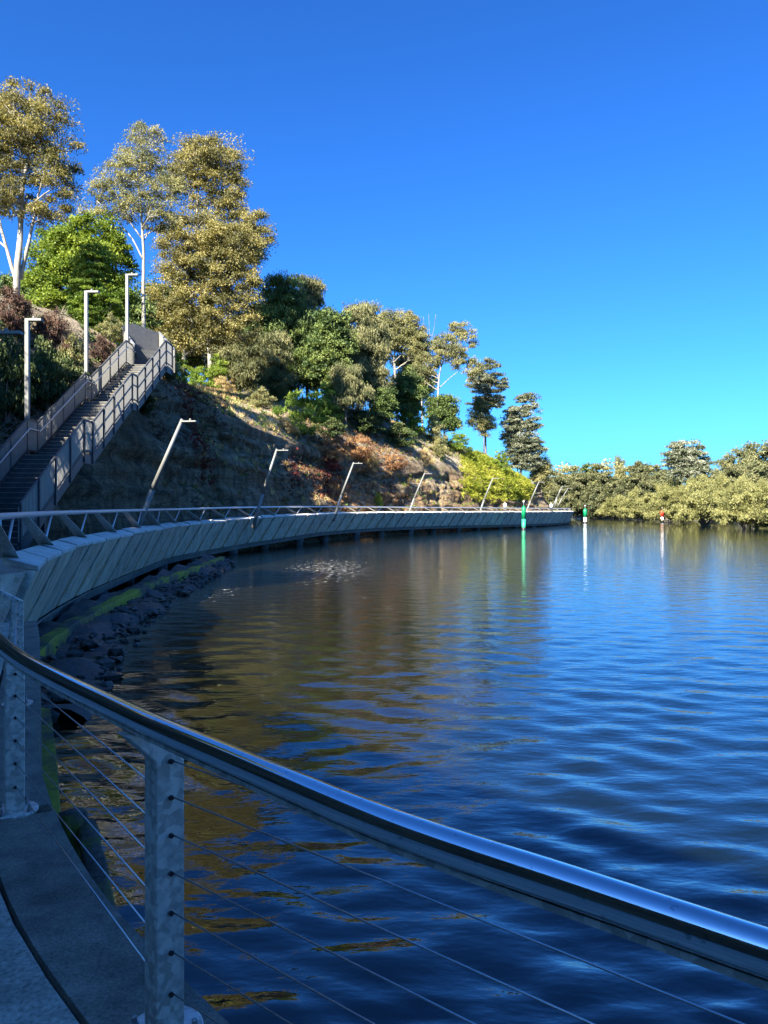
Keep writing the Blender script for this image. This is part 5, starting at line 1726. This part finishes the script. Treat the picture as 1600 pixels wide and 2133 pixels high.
for i in range(22):
    px = 1235 + i * 18 + g.uniform(-8, 8)
    yb0 = np.interp(px, [1235, 1290, 1340, 1400, 1470, 1560, 1640], [1078, 1080, 1082, 1085, 1090, 1096, 1098])
    d = EYE * F / (yb0 - YH) + g.uniform(10, 24)
    yt = np.interp(px, [1235, 1290, 1330, 1400, 1440, 1520, 1600, 1650], [1040, 1026, 1012, 1008, 996, 994, 1002, 1000]) + g.uniform(-4, 6)
    o = copy_tree(MG[i % 4])
    o.location = (float(at(px, 0, d).x), d, 0.1); o.rotation_euler = (0, 0, i * 2.3)
    hw = g.uniform(26, 42) / F * d
    o.scale = (hw, hw, at(px, yt, d).z)
    tag(o, 'olive mangrove in the merged canopy behind the waterside ones', 'mangrove', 'mangroves of the merged canopy')

# ---- far trees behind
def far_proto(seed, mat, h, w, droop, L, Wd, name='far_tree'):
    bl = [(0, 0, h * 0.82, w * 0.5, w * 0.5, h * 0.14), (-w * 0.4, 0, h * 0.60, w * 0.55, w * 0.5, h * 0.17), (w * 0.42, 0, h * 0.58, w * 0.55, w * 0.5, h * 0.18), (0, 0, h * 0.34, w * 0.95, w * 0.8, h * 0.22)]
    return plant(name, (0, 0, 0), mat, B_grey, bl, 90, 70, h * 0.105, L, Wd, droop, 0.7, [([(0, 0, -0.5), (0.1, 0, h * 0.4), (0, 0.1, h * 0.8)], 0.25, 0.06)], 6, seed)
FT = [far_proto(80, L_olive, 12, 5, 0.3, 0.6, 0.32), far_proto(81, L_caz, 13, 4, 0.9, 0.75, 0.22), far_proto(82, L_far, 10, 5.5, 0.1, 0.6, 0.34), far_proto(83, L_dark, 12, 5, 0.2, 0.6, 0.34)]
fu = set()
FARLAB = {(1290, 950): 'thin pointed tree sticking out of the far treeline', (1150, 975): 'low far tree just right of the end of the hill', (1185, 968): 'far tree rising above the three tiny lamp posts',
          (1225, 966): 'dark far tree straight above the green and white marker', (1255, 962): 'far tree just left of the thin pointed one', (1335, 962): 'far tree between the thin pointed one and the red marker column',
          (1370, 970): 'far tree straight above the red marker, left of the tall round one', (1555, 922): 'tallest she-oak of the right row, near the picture edge', (1600, 918): 'she-oak of the right row cut by the picture edge',
          (1515, 945): 'first she-oak right of the single tall round tree', (1160, 1015): 'low bushy tree right behind the tiny lamp posts', (1455, 985): 'low olive tree at the right foot of the tall round one', (1400, 990): 'low olive tree at the left foot of the tall round one'}
FARS = [(1150, 975, 0, 240, 50), (1175, 990, 2, 200, 44), (1185, 968, 0, 255, 46), (1215, 985, 2, 215, 44), (1225, 966, 3, 262, 44), (1255, 962, 0, 255, 46), (1262, 985, 2, 205, 48), (1290, 950, 1, 250, 18), (1300, 968, 0, 240, 42),
        (1320, 985, 2, 190, 44), (1335, 962, 2, 235, 46), (1370, 970, 2, 220, 46), (1380, 982, 1, 190, 40), (1200, 1005, 2, 185, 36), (1160, 1015, 2, 178, 28), (1400, 990, 2, 180, 42), (1240, 1008, 2, 176, 36), (1280, 1005, 2, 172, 36),
        (1350, 1000, 2, 165, 38), (1500, 985, 1, 165, 36), (1515, 945, 1, 170, 36), (1555, 922, 1, 165, 40), (1600, 918, 1, 160, 45), (1580, 960, 1, 150, 45), (1530, 970, 2, 155, 42), (1640, 930, 1, 158, 45), (1455, 985, 2, 170, 36)]
for i, (px, yt, k, d, hw) in enumerate(FARS):
    x = float(at(px, 0, d).x)
    z = far_ground(x, d)
    o = FT[k] if k not in fu else copy_tree(FT[k]); fu.add(k)
    H = at(px, yt, d).z - z
    w0 = [5, 4, 5.5, 5][k]; h0 = [12, 13, 10, 12][k]
    o.location = (x, d, z); o.rotation_euler = (0, 0, i * 1.1)
    sw = hw / F * d / (w0 * 1.05)
    o.scale = (sw, sw, H / h0)
    gp = 'she-oaks behind the mangroves' if px >= 1500 else 'trees of the far bank'
    lab = FARLAB.get((px, yt))
    if lab is None:
        lab = 'brown-green she-oak in the row behind the right mangroves' if px >= 1500 else 'olive tree merged in the distant treeline across the river'
    tag(o, lab, 'tree', gp)
px_tree('far_tree', 'single tall round tree rising above the mangroves on the right bank', 'tree', 1432, 160,
        [(1430, 938, 36, 18), (1412, 960, 32, 20), (1450, 962, 30, 22), (1430, 985, 48, 20)], L_silver, B_grey, [([(1432, 1050), (1432, 990), (1431, 930)], 0.35, 0.06)],
        ground_fn=far_ground, n_clump=130, n_leaf=80, rc=1.2, L=0.6, Wd=0.22, droop=0.1, limbs=10, seed=90, twig_r=0.05, flat=0.5)

# ------------------------------------------------------------------ two walkers far along the boardwalk
def person(px, d, shirt, label, legs=(0.03, 0.035, 0.05), face_right=True):
    s = s_at_depth(d)
    x = (px - 800) / F * d
    z = bz(BW_CAP, s) - 0.345
    me = bpy.data.meshes.new('person')
    J = [((0, 0, 0.95), .13), ((0, 0, 1.15), .14), ((0, 0, 1.38), .15), ((0, 0, 1.50), .06), ((0, 0, 1.58), .085), ((0, 0.0, 1.68), .095),
         ((.10, .02, .90), .085), ((.11, .10, .50), .06), ((.11, .02, .08), .045), ((.11, .18, .04), .04),
         ((-.10, -.02, .90), .085), ((-.11, -.02, .50), .06), ((-.11, -.22, .10), .045), ((-.11, -.08, .04), .04),
         ((.20, 0, 1.40), .06), ((.26, -.05, 1.12), .045), ((.25, .08, .90), .035), ((-.20, 0, 1.40), .06), ((-.26, .06, 1.12), .045), ((-.25, .20, .95), .035)]
    E = [(0, 1), (1, 2), (2, 3), (3, 4), (4, 5), (0, 6), (6, 7), (7, 8), (8, 9), (0, 10), (10, 11), (11, 12), (12, 13), (2, 14), (14, 15), (15, 16), (2, 17), (17, 18), (18, 19)]
    me.from_pydata([j[0] for j in J], E, [])
    m, nt, bs = new_mat('clothing')
    v = N(nt, 'ShaderNodeTexCoord'); sp = N(nt, 'ShaderNodeSeparateXYZ'); nt.links.new(v.outputs['Object'], sp.inputs[0])
    dv = N(nt, 'ShaderNodeMath', operation='DIVIDE'); nt.links.new(sp.outputs[2], dv.inputs[0]); dv.inputs[1].default_value = 1.8
    col = ramp(nt, dv.outputs[0], [(0.0, legs), (0.53, shirt), (0.83, (0.45, 0.28, 0.2)), (0.93, (0.03, 0.02, 0.015))])
    nt.nodes[-1].color_ramp.interpolation = 'CONSTANT'
    nt.links.new(col, bs.inputs['Base Color'])
    me.materials.append(m)
    o = obj('person', me, None, (x, d, z))
    md = o.modifiers.new('skin', 'SKIN')
    for i, j in enumerate(J):
        me.skin_vertices[0].data[i].radius = (j[1], j[1])
    me.skin_vertices[0].data[0].use_root = True
    md.use_smooth_shade = True
    o.modifiers.new('sub', 'SUBSURF').levels = 1
    o.rotation_euler = (0, 0, math.radians(-40))
    return tag(o, label, 'person')
person(1052, 99, (0.42, 0.42, 0.41), 'tiny walker in a white top behind the boardwalk railing near the nearest green marker')
person(1148, 110, (0.36, 0.36, 0.37), 'tiny walker in pale clothes at the far end of the boardwalk')
